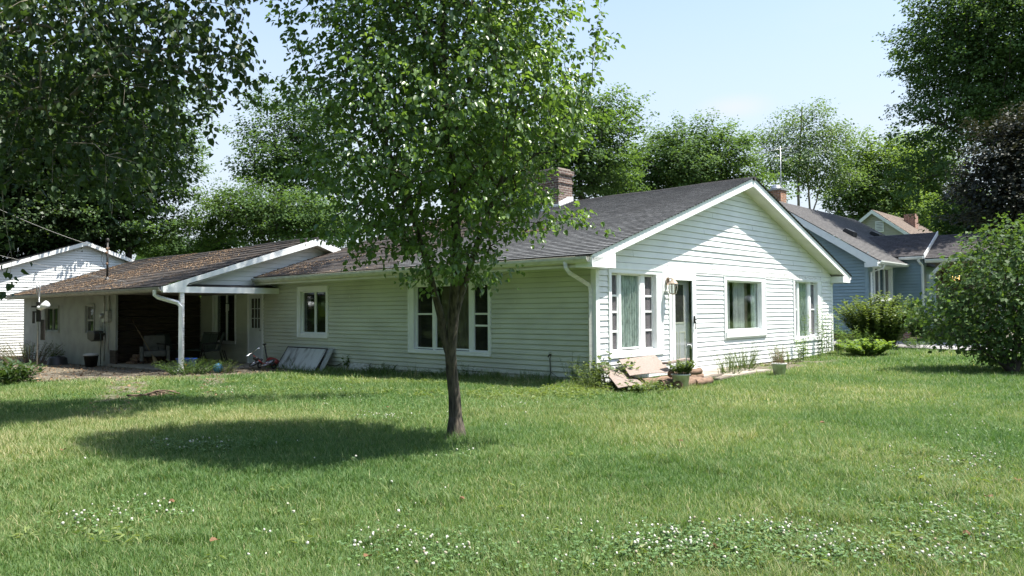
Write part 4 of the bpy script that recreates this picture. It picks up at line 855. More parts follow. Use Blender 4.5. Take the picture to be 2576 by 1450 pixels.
# its gable faces the street corner: ridge runs away to the right
TV = 6.35
mb = MB(); siding(mb, 'v', 38.3, -1, 2.6, 10.2, 0.3, 7.6, 0.16, clip=lambda z: (max(2.6, TV - (TZ - 0.12 - z) / 0.78), min(10.2, TV + (TZ - 0.12 - z) / 0.78))); put(mb, 'wall', M['tan'])
mb = MB(); slope(mb, 'u', (2.1, TZ - (TV - 2.1) * 0.78), (TV, TZ), 38.0, 48.0, 0.2); slope(mb, 'u', (10.6, TZ - (10.6 - TV) * 0.78), (TV, TZ), 38.0, 48.0, 0.2); put(mb, 'roof', M['bshingle'])
mb = MB()
for e in (2.1, 10.6): d = TZ - abs(e - TV) * 0.78; mb.prism([(TV, TZ - 0.03), (e, d - 0.03), (e, d - 0.25), (TV, TZ - 0.27)], 0, 37.97, 37.995)
put(mb, 'rake_fascia', M['trim'])
mb = MB(); mb.box(38.24, 38.29, TV - 0.62, TV - 0.12, 6.35, 7.05); va = put(mb, 'gable_vent', M['trim'])
mb = MB()
for k in range(6): mb.box(38.22, 38.238, TV - 0.57, TV - 0.17, 6.42 + k * 0.1, 6.46 + k * 0.1)
put(mb, 'louvers', M['zinc'], va)
mb = MB(); mb.box(43.2, 43.9, 5.2, 5.9, 6.2, 7.9); put(mb, 'chimney', M['stepbrick'])

# ================================================================= things round the house
def W(px, py, z=None):
    """ground point under a pixel"""
    zz = 0.0
    for _ in range(25):
        d = CR @ np.array([(px - 1288) / F_PX, 1, (725 - py) / F_PX]); p = CAMP + d * ((zz - CAM_H) / d[2]); zz = 0.5 * zz + 0.5 * float(hgt(p[0], p[1]))
    return np.array([p[0], p[1], float(hgt(p[0], p[1]))])
def HL(u, v): p = L2W(u, v); return np.array([p[0], p[1], hl(u, v)])

# wall lantern by the front door
t = empty('wall_lantern', L2W(2.69, 0, 2.2), HANG, 'weathered copper carriage lantern on the wall by the front door', 'lantern')
mb = MB(); mb.box(-0.115, 0.115, -0.045, -0.018, -0.24, 0.24); mb.build('mounting_board', M['trim'], t, bevel=0.005)
mb = MB(); mb.lathe([(0, 0), (0.03, 0.0), (0.055, 0.02), (0.06, 0.05)], n=14); mb.rot(0, Matrix.Rotation(R(90), 4, 'X')); mb.v = [(x, y - 0.045 + 0.0, z * 1.6) for x, y, z in mb.v]
mb.tube([(0, -0.06, 0.0), (0, -0.10, 0.05), (0, -0.17, 0.07), (0, -0.22, 0.03)], 0.014, 7); mb.build('bracket', M['copper'], t, True)
mb = MB(); mb.lathe([(0.0, 0.06), (0.03, 0.05), (0.05, 0.02), (0.095, -0.03), (0.12, -0.06), (0.115, -0.075), (0.07, -0.08)], (0, -0.22, 0), 8); mb.lathe([(0, -0.32), (0.03, -0.315), (0.075, -0.30), (0.08, -0.285), (0.0, -0.28)], (0, -0.22, 0), 8)
for k in range(8):
    a = 2 * math.pi * k / 8 + 0.2; mb.tube([(0.10 * math.cos(a), -0.22 + 0.10 * math.sin(a), -0.075), (0.11 * math.cos(a), -0.22 + 0.11 * math.sin(a), -0.16), (0.08 * math.cos(a), -0.22 + 0.08 * math.sin(a), -0.29)], 0.006, 4)
mb.build('cage', M['copper'], t)
mb = MB(); mb.lathe([(0.09, -0.075), (0.10, -0.16), (0.07, -0.285)], (0, -0.22, 0), 16); mb.build('lamp_glass', M['lampglass'], t, True)

# cable and hose bib on the side wall
mb = MB(); z = -0.02
pts = [(-0.03, 1.2, 0.56), (-0.06, 1.2, 0.50), (-0.04, 1.2, 0.18), (-0.05, 1.25, 0.06), (-0.045, 1.42, -0.005)] + [(-0.045, v, -0.008 * v + 0.01 * math.sin(v * 2.1)) for v in np.arange(1.8, 7.0, 0.4)] + [(-0.045, 7.2, -0.05), (-0.045, 7.55, -0.04), (-0.045, 7.66, 0.06), (-0.045, 7.6, 0.12)]
mb.tube(pts, 0.012, 6); pts = [(-0.05, 1.2, 0.22), (-0.09, 0.95, 0.10), (-0.14, 0.66, -0.01)]; mb.tube(pts, 0.006, 5); mb.tube([(-0.045, 9.0, 0.06), (-0.05, 9.3, -0.03), (-0.05, 10.2, 0.02), (-0.05, 11.5, -0.02)], 0.012, 6)
mb.v = [tuple(L2W(*p)) for p in mb.v]; tag(mb.build('cable', M['black'], None, True), 'black cable running low along the white side wall', 'cable')
t = empty('faucet', L2W(-0.03, 1.2, 0.58), HANG, 'small outdoor faucet low on the side wall', 'faucet')
mb = MB(); mb.tube([(0.03, 0, 0), (-0.05, 0, 0), (-0.09, 0, -0.04)], 0.016, 6); mb.build('spout', M['iron'], t, True); mb = MB(); mb.tube([(-0.03, 0, 0), (-0.03, 0, 0.05)], 0.007, 5); mb.lathe([(0, 0.05), (0.035, 0.052), (0.035, 0.062), (0, 0.064)], (-0.03, 0, 0), 10); mb.build('handle', M['zinc'], t)

# strand board leaning on a pile of logs under the front window
def board(name, P, th, m, label, cat):
    mb = MB(); A, Bq, Cq, D = [np.array(p, float) for p in P]; nrm = np.cross(Bq - A, D - A); nrm /= np.linalg.norm(nrm); n_ = 8
    top = []; e = lambda i, j: (A * (1 - i) * (1 - j) + Bq * i * (1 - j) + Cq * i * j + D * (1 - i) * j) + nrm * 0.03 * math.sin(math.pi * i) * (1 - j)
    for i in range(n_):
        for j in range(n_):
            a, b2, c, d = e(i / n_, j / n_), e((i + 1) / n_, j / n_), e((i + 1) / n_, (j + 1) / n_), e(i / n_, (j + 1) / n_); mb.quad(a, b2, c, d); mb.quad(a - nrm * th, b2 - nrm * th, c - nrm * th, d - nrm * th)
    for (i0, j0, i1, j1) in ((0, 0, 1, 0), (1, 0, 1, 1), (1, 1, 0, 1), (0, 1, 0, 0)):
        for k in range(n_):
            f0, f1 = k / n_, (k + 1) / n_; p, q = e(i0 + (i1 - i0) * f0, j0 + (j1 - j0) * f0), e(i0 + (i1 - i0) * f1, j0 + (j1 - j0) * f1); mb.quad(p, q, q - nrm * th, p - nrm * th)
    o = mb.build(name, m); return tag(o, label, cat)
board('strand_board', [L2W(-0.30, -1.02, 0.27), L2W(1.50, -0.92, 0.19), L2W(2.12, -0.07, 0.52), L2W(0.70, -0.07, 0.49)], 0.014, M['osb'], 'sagging strand board leaning over the logs below the front window', 'board')
board('strand_board', [L2W(-0.98, -1.22, 0.10), L2W(-0.22, -1.38, 0.08), L2W(0.34, -0.5, 0.26), L2W(-0.06, -0.10, 0.46)], 0.014, M['osb'], 'steep strand board standing at the gable corner under a vine', 'board')
lg = [(0.25, -1.75, 0.09, 1.1, 0.085, 6), (0.10, -1.45, 0.10, 1.2, 0.09, -4), (0.55, -1.42, 0.26, 0.75, 0.075, 5), (1.25, -1.3, 0.10, 0.9, 0.085, 12), (1.05, -1.30, 0.25, 0.7, 0.07, -8), (0.95, -1.72, 0.08, 0.7, 0.075, 3), (1.6, -1.05, 0.10, 0.6, 0.07, -14), (0.0, -1.1, 0.10, 1.3, 0.085, 2)]
lgl = ['thick log at the bottom front of the pile beside the potted plant', 'long log second from the front under the strand board', 'split log lying on top of the pile under the board', 'log sticking out just behind the white leafy pot', 'short log topping the pile behind the white pot', 'short pale log on the ground against the white pot', 'small log lying nearest the front door step', 'log at the back of the pile shaded by the board']
for k, (u, v, z, L_, r, a) in enumerate(lg):
    t = empty('log', L2W(u, v, z + 0.0), HANG + R(a), lgl[k], 'log', 'logs piled under the strand board')
    mb = MB(); q = rng.normal(size=(6,)) * 0.006; mb.tube([(L_ * i / 5, q[i], q[5 - i]) for i in range(6)], [r * (1 + 0.06 * math.sin(i * 2 + k)) for i in range(6)], 9, cap=False); mb.build('bark', M['log'], t, True)
    mb = MB(); mb.lathe([(0, 0), (r * 0.97, 0)], n=9); mb.rot(0, Matrix.Rotation(R(90), 4, 'Y')); mb.build('cut_end', M['logend'], t)
    mb = MB(); mb.lathe([(0, 0), (r * 0.97, 0)], n=9); mb.rot(0, Matrix.Rotation(R(90), 4, 'Y')); mb.v = [(x + L_, y, z_) for x, y, z_ in mb.v]; mb.build('cut_end', M['logend'], t)
for k, (u0, v0, u1, v1, z) in enumerate(((2.0, -1.30, 3.25, -1.05, 0.055), (2.2, -1.55, 3.05, -1.38, 0.05), (1.2, -0.9, 2.7, -0.55, 0.42))):
    mb = MB(); d = np.array([u1 - u0, v1 - v0]); L_ = np.linalg.norm(d); d /= L_; q = np.array([-d[1], d[0]]) * 0.07
    A = [(u0 - q[0], v0 - q[1]), (u1 - q[0], v1 - q[1]), (u1 + q[0], v1 + q[1]), (u0 + q[0], v0 + q[1])]
    mb.prism(A, 2, z - 0.025, z + 0.02); mb.v = [tuple(L2W(*p)) for p in mb.v]
    tag(mb.build('plank', M['lumber'] if k < 2 else M['osb'], bevel=0.004), ['dark weathered plank lying on the walk behind the leafy white pot', 'short grey plank in front of the walk beside the pot', 'pale thin plank lying across the strand board'][k], 'plank', 'planks by the front door')

def lay(P, k, label, name, kind):
    """flat broken leaf or scrap"""
    s = kind * 0.72
    t = np.linspace(0, 2 * math.pi, 9)[:-1]; rr = s * (0.6 + 0.5 * rng.random(8)); V = [(rr[i] * math.cos(t[i]), 0.65 * rr[i] * math.sin(t[i]), 0.25 * s * math.sin(2 * t[i] + k) + 0.012 + 0.25 * s) for i in range(8)] + [(0, 0, 0.01 + 0.12 * s)]
    mb = MB(); mb.v = V; 
    for i in range(8): mb.f.append((i, (i + 1) % 8, 8)); mb.uv.append([(0, 0)] * 3); mb.mi.append(0)
    o = mb.build(name, M['brownleaf']); o.location = tuple(np.array(P) + [0, 0, 0.035]); o.rotation_euler = (0.15, 0.1, k * 1.3); tag(o, label, 'leaf', 'dry leaves dropped on the lawn'); return o
for k, (px, py, s, lb) in enumerate(((1711, 1120, 0.055, 'curled brown leaf on the open lawn below the potted plant'), (1160, 1270, 0.055, 'folded tan leaf on the lawn straight below the tree trunk'), (925, 1420, 0.05, 'upright brown leaf among foreground clover nearest the camera'), (160, 1143, 0.055, 'orange-brown leaf alone in the grass below the gravel patch'), (1797, 1395, 0.05, 'brown leaf beside the densest clover patch'), (2068, 1073, 0.06, 'flat rust leaf on the lawn below the dry potted stems'), (2560, 1222, 0.06, 'largest brown leaf on the lawn in front of the big shrub'), (2487, 1265, 0.05, 'pinkish tan leaf amid clover in front of the big shrub'), (2432, 1362, 0.06, 'rust red leaf deep in the clover nearest the camera'), (432, 1278, 0.05, 'dark curled leaf alone in plain grass nearer than the tree shade'), (540, 1378, 0.05, 'pale brown leaf near the smallest foreground clover patch'))):
    lay(W(px, py), k, lb, 'fallen_leaf', s)
o = lay(W(980, 1032), 3, 'brown leaf at the edge of the tree shade', 'fallen_leaf', 0.06)
# heap of sticks
t = empty('stick_heap', W(383, 1000), 0.3, 'small heap of dark sticks on the worn drive', 'sticks')
for k in range(14):
    mb = MB(); a = rng.random() * 6.28; c = rng.normal(size=2) * 0.16; L_ = 0.15 + 0.25 * rng.random(); mb.tube([(c[0] - L_ * math.cos(a), c[1] - L_ * math.sin(a) * 0.6, 0.02 + 0.02 * k % 0.08), (c[0], c[1], 0.05 + 0.01 * k % 0.1), (c[0] + L_ * math.cos(a), c[1] + L_ * math.sin(a) * 0.6, 0.03)], 0.014, 5); mb.build('stick', M['twig'], t, True)

# white sun-bleached panel leaning on the side wall
t = empty('leaning_panel', HL(-0.45, 10.55), HANG, 'dirty white framed panel leaning on the side wall under the small window', 'panel')
mb = MB(); mb.prism([(-0.08, 0.0), (0.33, 0.62), (0.345, 0.612), (-0.065, -0.01)], 1, -0.95, 1.18); mb.build('sheet', M['panel'], t)
mb = MB(); mb.tube([(0.325, -0.97, 0.625), (0.325, 1.20, 0.625)], 0.016, 4); mb.tube([(-0.09, 1.19, 0.0), (0.325, 1.20, 0.625)], 0.010, 4); mb.tube([(-0.09, -0.96, 0.0), (0.325, -0.97, 0.625)], 0.012, 4); mb.build('frame', M['iron'], t)
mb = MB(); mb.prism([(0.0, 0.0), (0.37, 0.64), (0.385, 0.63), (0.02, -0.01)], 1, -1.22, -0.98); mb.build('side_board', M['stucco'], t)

# fallen child's bicycle
t = empty('bicycle', HL(-1.25, 11.2), HANG + R(80), "child's red bicycle lying on its side by the carport door", 'bicycle')
def ring(mb, c, r, tr, tilt, n=20):
    m_ = Matrix.Rotation(tilt, 4, 'X'); mb.tube([tuple(m_ @ Vector((r * math.cos(a), 0, r * math.sin(a))) + Vector(c)) for a in np.linspace(0, 2 * math.pi, n)], tr, 6, False)
for k, c in enumerate(((-0.38, 0.0, 0.22), (0.42, 0.08, 0.20))):
    mb = MB(); ring(mb, c, 0.2, 0.024, R(62)); w_ = mb.build('wheel', M['black'], t, True)
    mb = MB(); ring(mb, c, 0.172, 0.008, R(62)); m_ = Matrix.Rotation(R(62), 4, 'X')
    for a in np.linspace(0, math.pi, 7)[:-1]: mb.tube([tuple(m_ @ Vector((s * 0.17 * math.cos(a), 0, s * 0.17 * math.sin(a))) + Vector(c)) for s in (-1, 1)], 0.003, 4)
    mb.build('rim', M['chrome'], w_)
mb = MB(); mb.tube([(-0.38, 0, 0.22), (-0.1, 0.05, 0.2), (0.3, 0.12, 0.36), (0.42, 0.08, 0.20)], 0.02, 7); mb.tube([(-0.1, 0.05, 0.2), (-0.12, 0.25, 0.34)], 0.016, 6); mb.tube([(-0.12, 0.2, 0.31), (0.28, 0.2, 0.42)], 0.018, 6); mb.build('frame', M['red'], t, True)
mb = MB(); mb.tube([(0.3, 0.12, 0.36), (0.27, 0.26, 0.5), (0.24, 0.12, 0.6), (0.2, 0.04, 0.66)], 0.014, 7); mb.tube([(0.27, 0.26, 0.5), (0.3, 0.36, 0.42), (0.27, 0.42, 0.42)], 0.014, 7); mb.build('handlebar', M['chrome'], t, True)
mb = MB(); mb.tube([(-0.2, 0.25, 0.35), (-0.05, 0.28, 0.36), (0.05, 0.27, 0.36)], [0.06, 0.05, 0.02], 8); mb.build('saddle', M['black'], t, True)
# red toy barrow body next to it
t = empty('toy_wagon', HL(-0.85, 11.55), HANG + R(15), 'faded red plastic toy wagon tipped against the white panel', 'toy')
mb = MB(); mb.lathe([(0, 0.0), (0.16, 0.02), (0.25, 0.14), (0.27, 0.30), (0.245, 0.30), (0.22, 0.14), (0, 0.05)], n=16); mb.v = [(x * 0.5, y * 0.9, z * 0.6) for x, y, z in mb.v]; mb.rot(0, Matrix.Rotation(R(48), 4, 'Y')); mb.v = [(x, y, z + 0.12) for x, y, z in mb.v]; mb.build('tub', M['red'], t, True)
mb = MB(); mb.tube([(0.1, 0.2, 0.25), (0.16, 0.32, 0.45), (0.2, 0.42, 0.72)], 0.02, 7); mb.tube([(0.2, 0.36, 0.73), (0.2, 0.48, 0.71)], 0.022, 7); mb.build('handle', M['black'], t, True)
for k in (-1, 1):
    mb = MB(); ring(mb, (-0.12, 0.28 * k, 0.10), 0.075, 0.025, 0); mb.build('wheel', M['black'], t, True)
# ball
o = MB().lathe([(0.135 * math.sin(a), 0.135 - 0.135 * math.cos(a)) for a in np.linspace(0.001, math.pi - 0.001, 14)], n=20).build('ball', M['ball'], None, True); o.location = tuple(W(548, 938)); tag(o, 'blue and white ball on the grass edge by the carport', 'ball')

# --- inside the carport
def glider(u, v, rz, label, wide=1.15):
    t = empty('glider_seat', HL(u, v) + [0, 0, 0.06], HANG + rz, label, 'seat')
    for s in (-1, 1):
        mb = MB(); c = s * wide * 0.25; w2 = wide * 0.235
        mb.prism([(-0.02, 0.42), (0.44, 0.40), (0.44, 0.425), (-0.0, 0.445), (-0.14, 0.98), (-0.165, 0.975)], 0, c - w2, c + w2); mb.build('sling', M['teal'], t)
    mb = MB()
    for x in (-wide / 2, 0, wide / 2): mb.tube([(x, 0.47, 0.40), (x, 0.0, 0.42), (x, -0.17, 1.0)], 0.015, 6)
    mb.tube([(-wide / 2, -0.17, 1.0), (wide / 2, -0.17, 1.0)], 0.015, 6)
    mb.build('seat_frame', M['iron'], t, True)
    for s in (-1, 1):
        x = s * (wide / 2 + 0.03); mb = MB(); mb.tube([(x, -0.08, 0.66), (x, 0.44, 0.64), (x, 0.48, 0.4)], 0.018, 6); mb.build('armrest', M['iron'], t, True)
        for y in (-0.15, 0.45): mb = MB(); mb.tube([(x, y, 0.42), (x, y + (0.12 if y > 0 else -0.12), 0.0)], 0.016, 6); mb.build('leg', M['iron'], t, True)
    return t
glider(-0.75, 15.9, R(90), 'dark green sling glider seat beneath the porch window')
glider(-0.9, 14.75, R(70), 'single sling chair set at an angle beside the carport door', 0.55)
glider(-1.5, 17.4, R(200), 'padded porch chair in the dark back of the carport', 0.6)
t = empty('armchair', HL(-2.0, 17.1) + [0, 0, 0.05], HANG + R(160), 'old grey armchair in the dark carport near the broom', 'chair')
mb = MB(); mb.box(-0.34, 0.34, -0.3, 0.35, 0.25, 0.45); mb.build('seat', M['cush'], t, bevel=0.04); mb = MB(); mb.box(-0.34, 0.34, -0.42, -0.28, 0.3, 0.95); mb.build('backrest', M['cush'], t, bevel=0.05)
for s in (-1, 1):
    mb = MB(); mb.box(s * 0.35, s * 0.46, -0.38, 0.34, 0.1, 0.6); mb.build('arm', M['cush'], t, bevel=0.03)
    for y in (-0.3, 0.28): mb = MB(); mb.box(s * 0.36 - 0.025, s * 0.36 + 0.025, y - 0.025, y + 0.025, 0, 0.26 if s > 2 else 0.1); mb.build('leg', M['plank'], t)
t = empty('broom', HL(-2.45, 17.2), HANG, 'long wooden broom handle leaning in the carport', 'broom')
mb = MB(); mb.tube([(0.25, -0.45, 0.32), (0.0, 0.7, 1.55)], 0.014, 6); mb.build('handle', M['tanwood'], t, True); mb = MB(); mb.tube([(0.3, -0.62, 0.08), (0.25, -0.45, 0.33)], [0.10, 0.03], 8); mb.build('bristles', M['tanwood'], t)
# firewood rows
fw = 0
fwl = ['firewood billet in the bottom row by the plank wall', 'firewood billet at the end of the low carport stack', 'firewood billet lying on top of the carport stack']
for r_ in range(3):
    for k in range(9 - r_ * 2):
        mb = MB(); rad_ = 0.055 + 0.02 * rng.random(); c = (0.0, 0.0); n_ = 5
        mb.tube([(0, 0, 0), (0.38 + 0.06 * rng.random(), 0.01, 0.01)], rad_, n_); o = mb.build('firewood', M['log']); p = L2W(-2.75 + 0.16 * k + 0.12 * r_ , 17.05 + 0.3 * rng.random() * 0.3, hl(-2.5, 17) + 0.09 + 0.115 * r_); o.location = tuple(p); o.rotation_euler = (rng.random() * 3, 0, HANG + R(90) + 0.25 * (rng.random() - .5))
        tag(o, 'split firewood billet in the dark stack against the brown planks', 'firewood', 'firewood stacked in the carport')
t = empty('flower_pot', HL(-2.95, 12.75), 0, 'orange terracotta pot at the foot of the carport post', 'pot'); mb = MB(); mb.lathe([(0, 0), (0.08, 0), (0.11, 0.18), (0.125, 0.18), (0.125, 0.21), (0.10, 0.21), (0.09, 0.1), (0, 0.1)], n=14); mb.build('pot', M['orange'], t, True)
mb = MB(); mb.lathe([(0, 0), (0.24, 0), (0.29, 0.22), (0.31, 0.22), (0.31, 0.24), (0.27, 0.24), (0.22, 0.04), (0, 0.04)], n=20); o = mb.build('tub', M['bluep'], None, True); o.location = tuple(HL(-2.6, 13.3) + [0, 0, 0.1]); tag(o, 'blue plastic tub behind the carport weeds', 'tub')
t = empty('wind_chime', L2W(-0.7, 14.55, 2.16), HANG, 'white wind chime hanging under the carport roof', 'wind chime')
mb = MB(); mb.lathe([(0, -0.33), (0.06, -0.33), (0.06, -0.31), (0, -0.31)], n=10); mb.tube([(0, 0, 0), (0, 0, -0.32)], 0.004, 4); mb.build('top', M['iron'], t)
for k in range(3): mb = MB(); a = k * 2.1; mb.tube([(0.045 * math.cos(a), 0.045 * math.sin(a), -0.34), (0.045 * math.cos(a), 0.045 * math.sin(a), -0.56 - 0.05 * k)], 0.010, 6); mb.build('tube', M['whitepl'], t)
# electric meter, hose reel, bucket, round tub
t = empty('electric_meter', L2W(-3.105, 18.3, 1.42), HANG, 'grey electric meter with conduits on the garage wall', 'meter')
mb = MB(); mb.box(-0.13, 0, -0.42, -0.12, -0.16, 0.20); mb.build('breaker_box', M['oldgutter'], t, bevel=0.01)
mb = MB(); mb.box(-0.10, 0, 0.02, 0.24, -0.18, 0.18); mb.lathe([(0.085, -0.10), (0.085, -0.17), (0.07, -0.20), (0, -0.205)], n=16); k0 = len(mb.v) - 64
for k in range(k0, len(mb.v)): x, y, z = mb.v[k]; mb.v[k] = (z, y + 0.13, x + 0.03)
mb.build('meter_socket', M['zinc'], t, bevel=0.0)
mb = MB(); mb.tube([(-0.05, -0.3, 0.2), (-0.05, -0.3, 0.72)], 0.025, 7); mb.tube([(-0.05, 0.13, 0.18), (-0.05, 0.13, 0.72)], 0.025, 7); mb.tube([(-0.05, 0.13, -0.18), (-0.05, 0.12, -1.5)], 0.02, 7); mb.tube([(-0.05, -0.25, -0.16), (-0.05, -0.3, -0.35), (-0.05, -0.25, -1.2)], 0.014, 6); mb.build('conduit', M['oldgutter'], t, True)
mb = MB(); mb.tube([(-0.03, 0.5 + 0.12 * math.cos(a), -0.18 + 0.2 * math.sin(a)) for a in np.linspace(0, 9, 26)], 0.008, 5); mb.build('wire_coil', M['oldgutter'], t, True)
t = empty('hose_reel', L2W(-3.11, 18.75, 0.78), HANG, 'dark hose reel box hung on the garage wall below the meter', 'hose reel')
mb = MB(); mb.prism([(-0.30, -0.14), (0.0, -0.20), (0.34, -0.12), (0.38, 0.10), (0.25, 0.17), (-0.25, 0.15), (-0.36, 0.08)], 0, -0.36, -0.02); mb.build('reel_box', M['black'], t, bevel=0.02)
mb = MB(); mb.tube([(-0.2, -0.32, 0.12), (-0.22, -0.5, 0.05), (-0.22, -0.56, -0.25), (-0.2, -0.45, -0.5), (-0.15, -0.30, -0.8), (-0.12, -0.22, -0.98)], 0.014, 6); mb.build('hose', M['teal'], t, True)
t = empty('trash_can', HL(-3.6, 18.3), HANG, 'dark grey lidded bucket on the ground below the hose reel', 'bucket')
mb = MB(); mb.lathe([(0, 0), (0.17, 0), (0.22, 0.36), (0.235, 0.36), (0.235, 0.39), (0, 0.395)], n=18); mb.build('bin', M['iron'], t, True); mb = MB(); mb.lathe([(0.245, 0.385), (0.25, 0.41), (0.16, 0.46), (0, 0.47)], n=18); mb.build('lid', M['oldgutter'], t, True)
t = empty('round_tub', HL(-3.65, 21.6), HANG, 'overturned black round tub at the foot of the garage wall', 'tub'); mb = MB(); mb.lathe([(0, 0.30), (0.22, 0.30), (0.30, 0.24), (0.33, 0.02), (0.36, 0.0), (0.33, 0)], n=20); mb.build('shell', M['black'], t, True)
mb = MB(); mb.lathe([(0.10, 0.30), (0.10, 0.33), (0, 0.33)], n=12); mb.build('cap', M['iron'], t, True)
# yard pole with bracket and white flood lamp
pb = HL(-5.0, 19.0)
t = empty('yard_pole', pb, 0, 'thin metal yard pole with brackets and a white lamp in front of the garage', 'pole')
mb = MB(); mb.tube([(0, 0, 0), (0.02, 0, 1.5), (0.05, 0, 2.62)], 0.022, 7); mb.build('pole', M['zinc'], t, True)
mb = MB(); mb.box(-0.02, 0.1, -0.05, 0.03, 1.55, 2.2); mb.box(-0.14, 0.0, -0.03, 0.02, 1.85, 1.9); mb.box(-0.16, -0.10, -0.03, 0.02, 1.5, 1.9); mb.box(-0.2, 0.15, -0.03, 0.03, 2.02, 2.08); mb.box(0.12, 0.24, -0.04, 0.03, 0.95, 1.62); mb.build('bracket', M['iron'], t, bevel=0.005)
mb = MB(); mb.tube([(0.0, -0.05, 2.4), (0.0, -0.05, 2.85)], 0.02, 6); mb.tube([(0.10, -0.05, 2.35), (0.09, -0.05, 2.85)], 0.02, 6); mb.build('prongs', M['zinc'], t, True)
mb = MB(); mb.tube([(0.06, -0.08, 2.02), (0.16, -0.1, 1.98), (0.26, -0.12, 2.06), (0.40, -0.14, 2.14)], [0.06, 0.065, 0.10, 0.115], 12); mb.build('lamp_head', M['whitepl'], t, True)
# service mast and wires
mv = np.array([-2.26, 20.79]); zr = cz(-2.26)
t = empty('service_mast', L2W(mv[0], mv[1], zr), HANG, 'slim dark service mast rising from the carport roof', 'mast')
mb = MB(); mb.tube([(0, 0, -0.06), (0, 0, 1.45)], 0.038, 9); mb.lathe([(0.05, 1.42), (0.065, 1.46), (0.06, 1.54), (0, 1.57)], n=10); mb.build('pipe', M['iron'], t, True)
mb = MB(); mb.lathe([(0.10, -0.0), (0.06, 0.10), (0.04, 0.12)], n=10); mb.build('boot', M['black'], t, True)
for k in range(4):
    mb = MB(); s = (-0.12, -0.22, 0.12, -0.10)[k]; z = (1.10, 0.95, 1.15, 0.55)[k]; mb.lathe([(0, 0), (0.045, 0.01), (0.05, 0.07), (0.02, 0.1), (0, 0.1)], (s * 0.5, s, z), 8); mb.tube([(0, 0, z + 0.05), (s * 0.5, s, z + 0.05)], 0.010, 5); mb.build('insulator', M['log'], t, True)
mb = MB(); mb.tube([(0, 0, 1.5), (-0.05, 0.3, 1.2), (-0.08, 0.42, 0.75), (-0.03, 0.25, 0.5), (-0.06, 0.2, 1.0)], 0.008, 5); mb.build('drip_loop', M['black'], t, True)
top = L2W(mv[0], mv[1], zr + 1.12)
def wire(name, a, b_, sag, label, r=0.012):
    mb = MB(); a, b_ = np.array(a), np.array(b_); mb.tube([a * (1 - f) + b_ * f - np.array([0, 0, sag * 4 * f * (1 - f)]) for f in np.linspace(0, 1, 24)], r, 5); return tag(mb.build(name, M['oldgutter'], None, True), label, 'wire')
q = at(-150, 455, 19.0); wire('service_cable', top, q, 0.15, 'grey service cable slanting up from the roof mast into the trees', 0.009)
q2 = at(-60, 628, 21.5); wire('guy_wire', L2W(-2.9, 17.2, cz(-2.9) + 0.03), q2, 0.05, 'thin wire from the low carport eave up into the trees', 0.005)

# pots by the front door
def bucketpot(P, r, h, label, name='flower_pot'):
    t = empty(name, P, 0.3, label, 'pot')
    mb = MB(); mb.lathe([(0, 0.0), (r * 0.74, 0.0), (r * 0.97, h * 0.93), (r * 1.04, h * 0.93), (r * 1.05, h), (r * 0.95, h), (r * 0.93, h * 0.88)], n=28); mb.build('pot', M['pot'], t, True)
    mb = MB(); mb.lathe([(r * 0.94, h * 0.90), (r * 0.5, h * 0.93), (0, h * 0.94)], n=20); mb.build('soil', M['soil'], t, True)
    return t

# ================================================================= plants
def plant(name, label, P, n, h, sp, lsize, tmpl, lm, lps=14, cat='plant', group=None, parent=None, base_r=0.05, droop=0.3, start=0.25, stemr=0.006, stemm=None, lean=0.0, var0=0.25, up=0.5, jit=0.03):
    P = np.array(P, float)
    if parent is None: t = empty(name, P, 0, label, cat, group); off = np.zeros(3)
    else: t = parent; off = P
    p0, p1, ra, rb_, lp, ln, lt, ls, lv = [], [], [], [], [], [], [], [], []
    for k in range(n):
        a = rng.random() * 6.283; q = rng.random() ** 0.5; b0 = np.array([math.cos(a), math.sin(a), 0]) * base_r * q
        hh = h * (0.65 + 0.4 * rng.random()); tipp = b0 + np.array([math.cos(a) * sp * q * (0.7 + 0.6 * rng.random()) + lean, math.sin(a) * sp * q, hh * (1 - 0.25 * q * q)])
        mid_ = b0 * 0.5 + tipp * 0.5 - (tipp - b0) * np.array([0.18, 0.18, -0.06]); C3 = [b0, mid_, tipp]
        pts = [C3[0] * (1 - s) ** 2 + 2 * C3[1] * s * (1 - s) + C3[2] * s * s for s in np.linspace(0, 1, 5)]
        p0.append(np.array([0, 0, -0.03])); p1.append(b0); ra.append(stemr); rb_.append(stemr)
        for i in range(4): p0.append(pts[i]); p1.append(pts[i + 1]); ra.append(stemr * (1 - 0.17 * i)); rb_.append(stemr * (1 - 0.17 * (i + 1)))
        for j in range(lps):
            s = start + (1 - start) * (j + rng.random()) / lps; c = C3[0] * (1 - s) ** 2 + 2 * C3[1] * s * (1 - s) + C3[2] * s * s; an = j * 2.4 + a
            o_ = np.array([math.cos(an), math.sin(an), up - droop * rng.random()]); lp.append(c + rng.normal(size=3) * jit * 0.4); lt.append(o_); ln.append(np.array([-o_[0] * 0.5, -o_[1] * 0.5, 1]) + rng.normal(size=3) * 0.25); ls.append(lsize * (0.6 + 0.6 * rng.random()) * (1.1 - 0.45 * s)); lv.append(var0 + 0.45 * s * rng.random() + 0.2 * rng.random())
    V, Fi = tube_net(np.array(p0), np.array(p1), np.array(ra), np.array(rb_), 4); fast_mesh('stem', V + off, Fi, 4, stemm or lm, t, np.full(len(V), 0.3), True)
    if lps:
        V, Fi, va = leaves(np.array(lp), np.array(ln), np.array(lt), np.array(ls), tmpl, np.clip(np.array(lv), 0, 1)); fast_mesh('foliage', V + off, Fi, 4, lm, t, va)
    return t
t = bucketpot(HL(0.41, -1.72), 0.178, 0.29, 'white bucket pot of leafy green plants in front of the logs')
plant('x', '', (0, 0, 0.26), 46, 0.34, 0.16, 0.06, ROUND, M['weed'], 14, parent=t, base_r=0.14, var0=0.1)
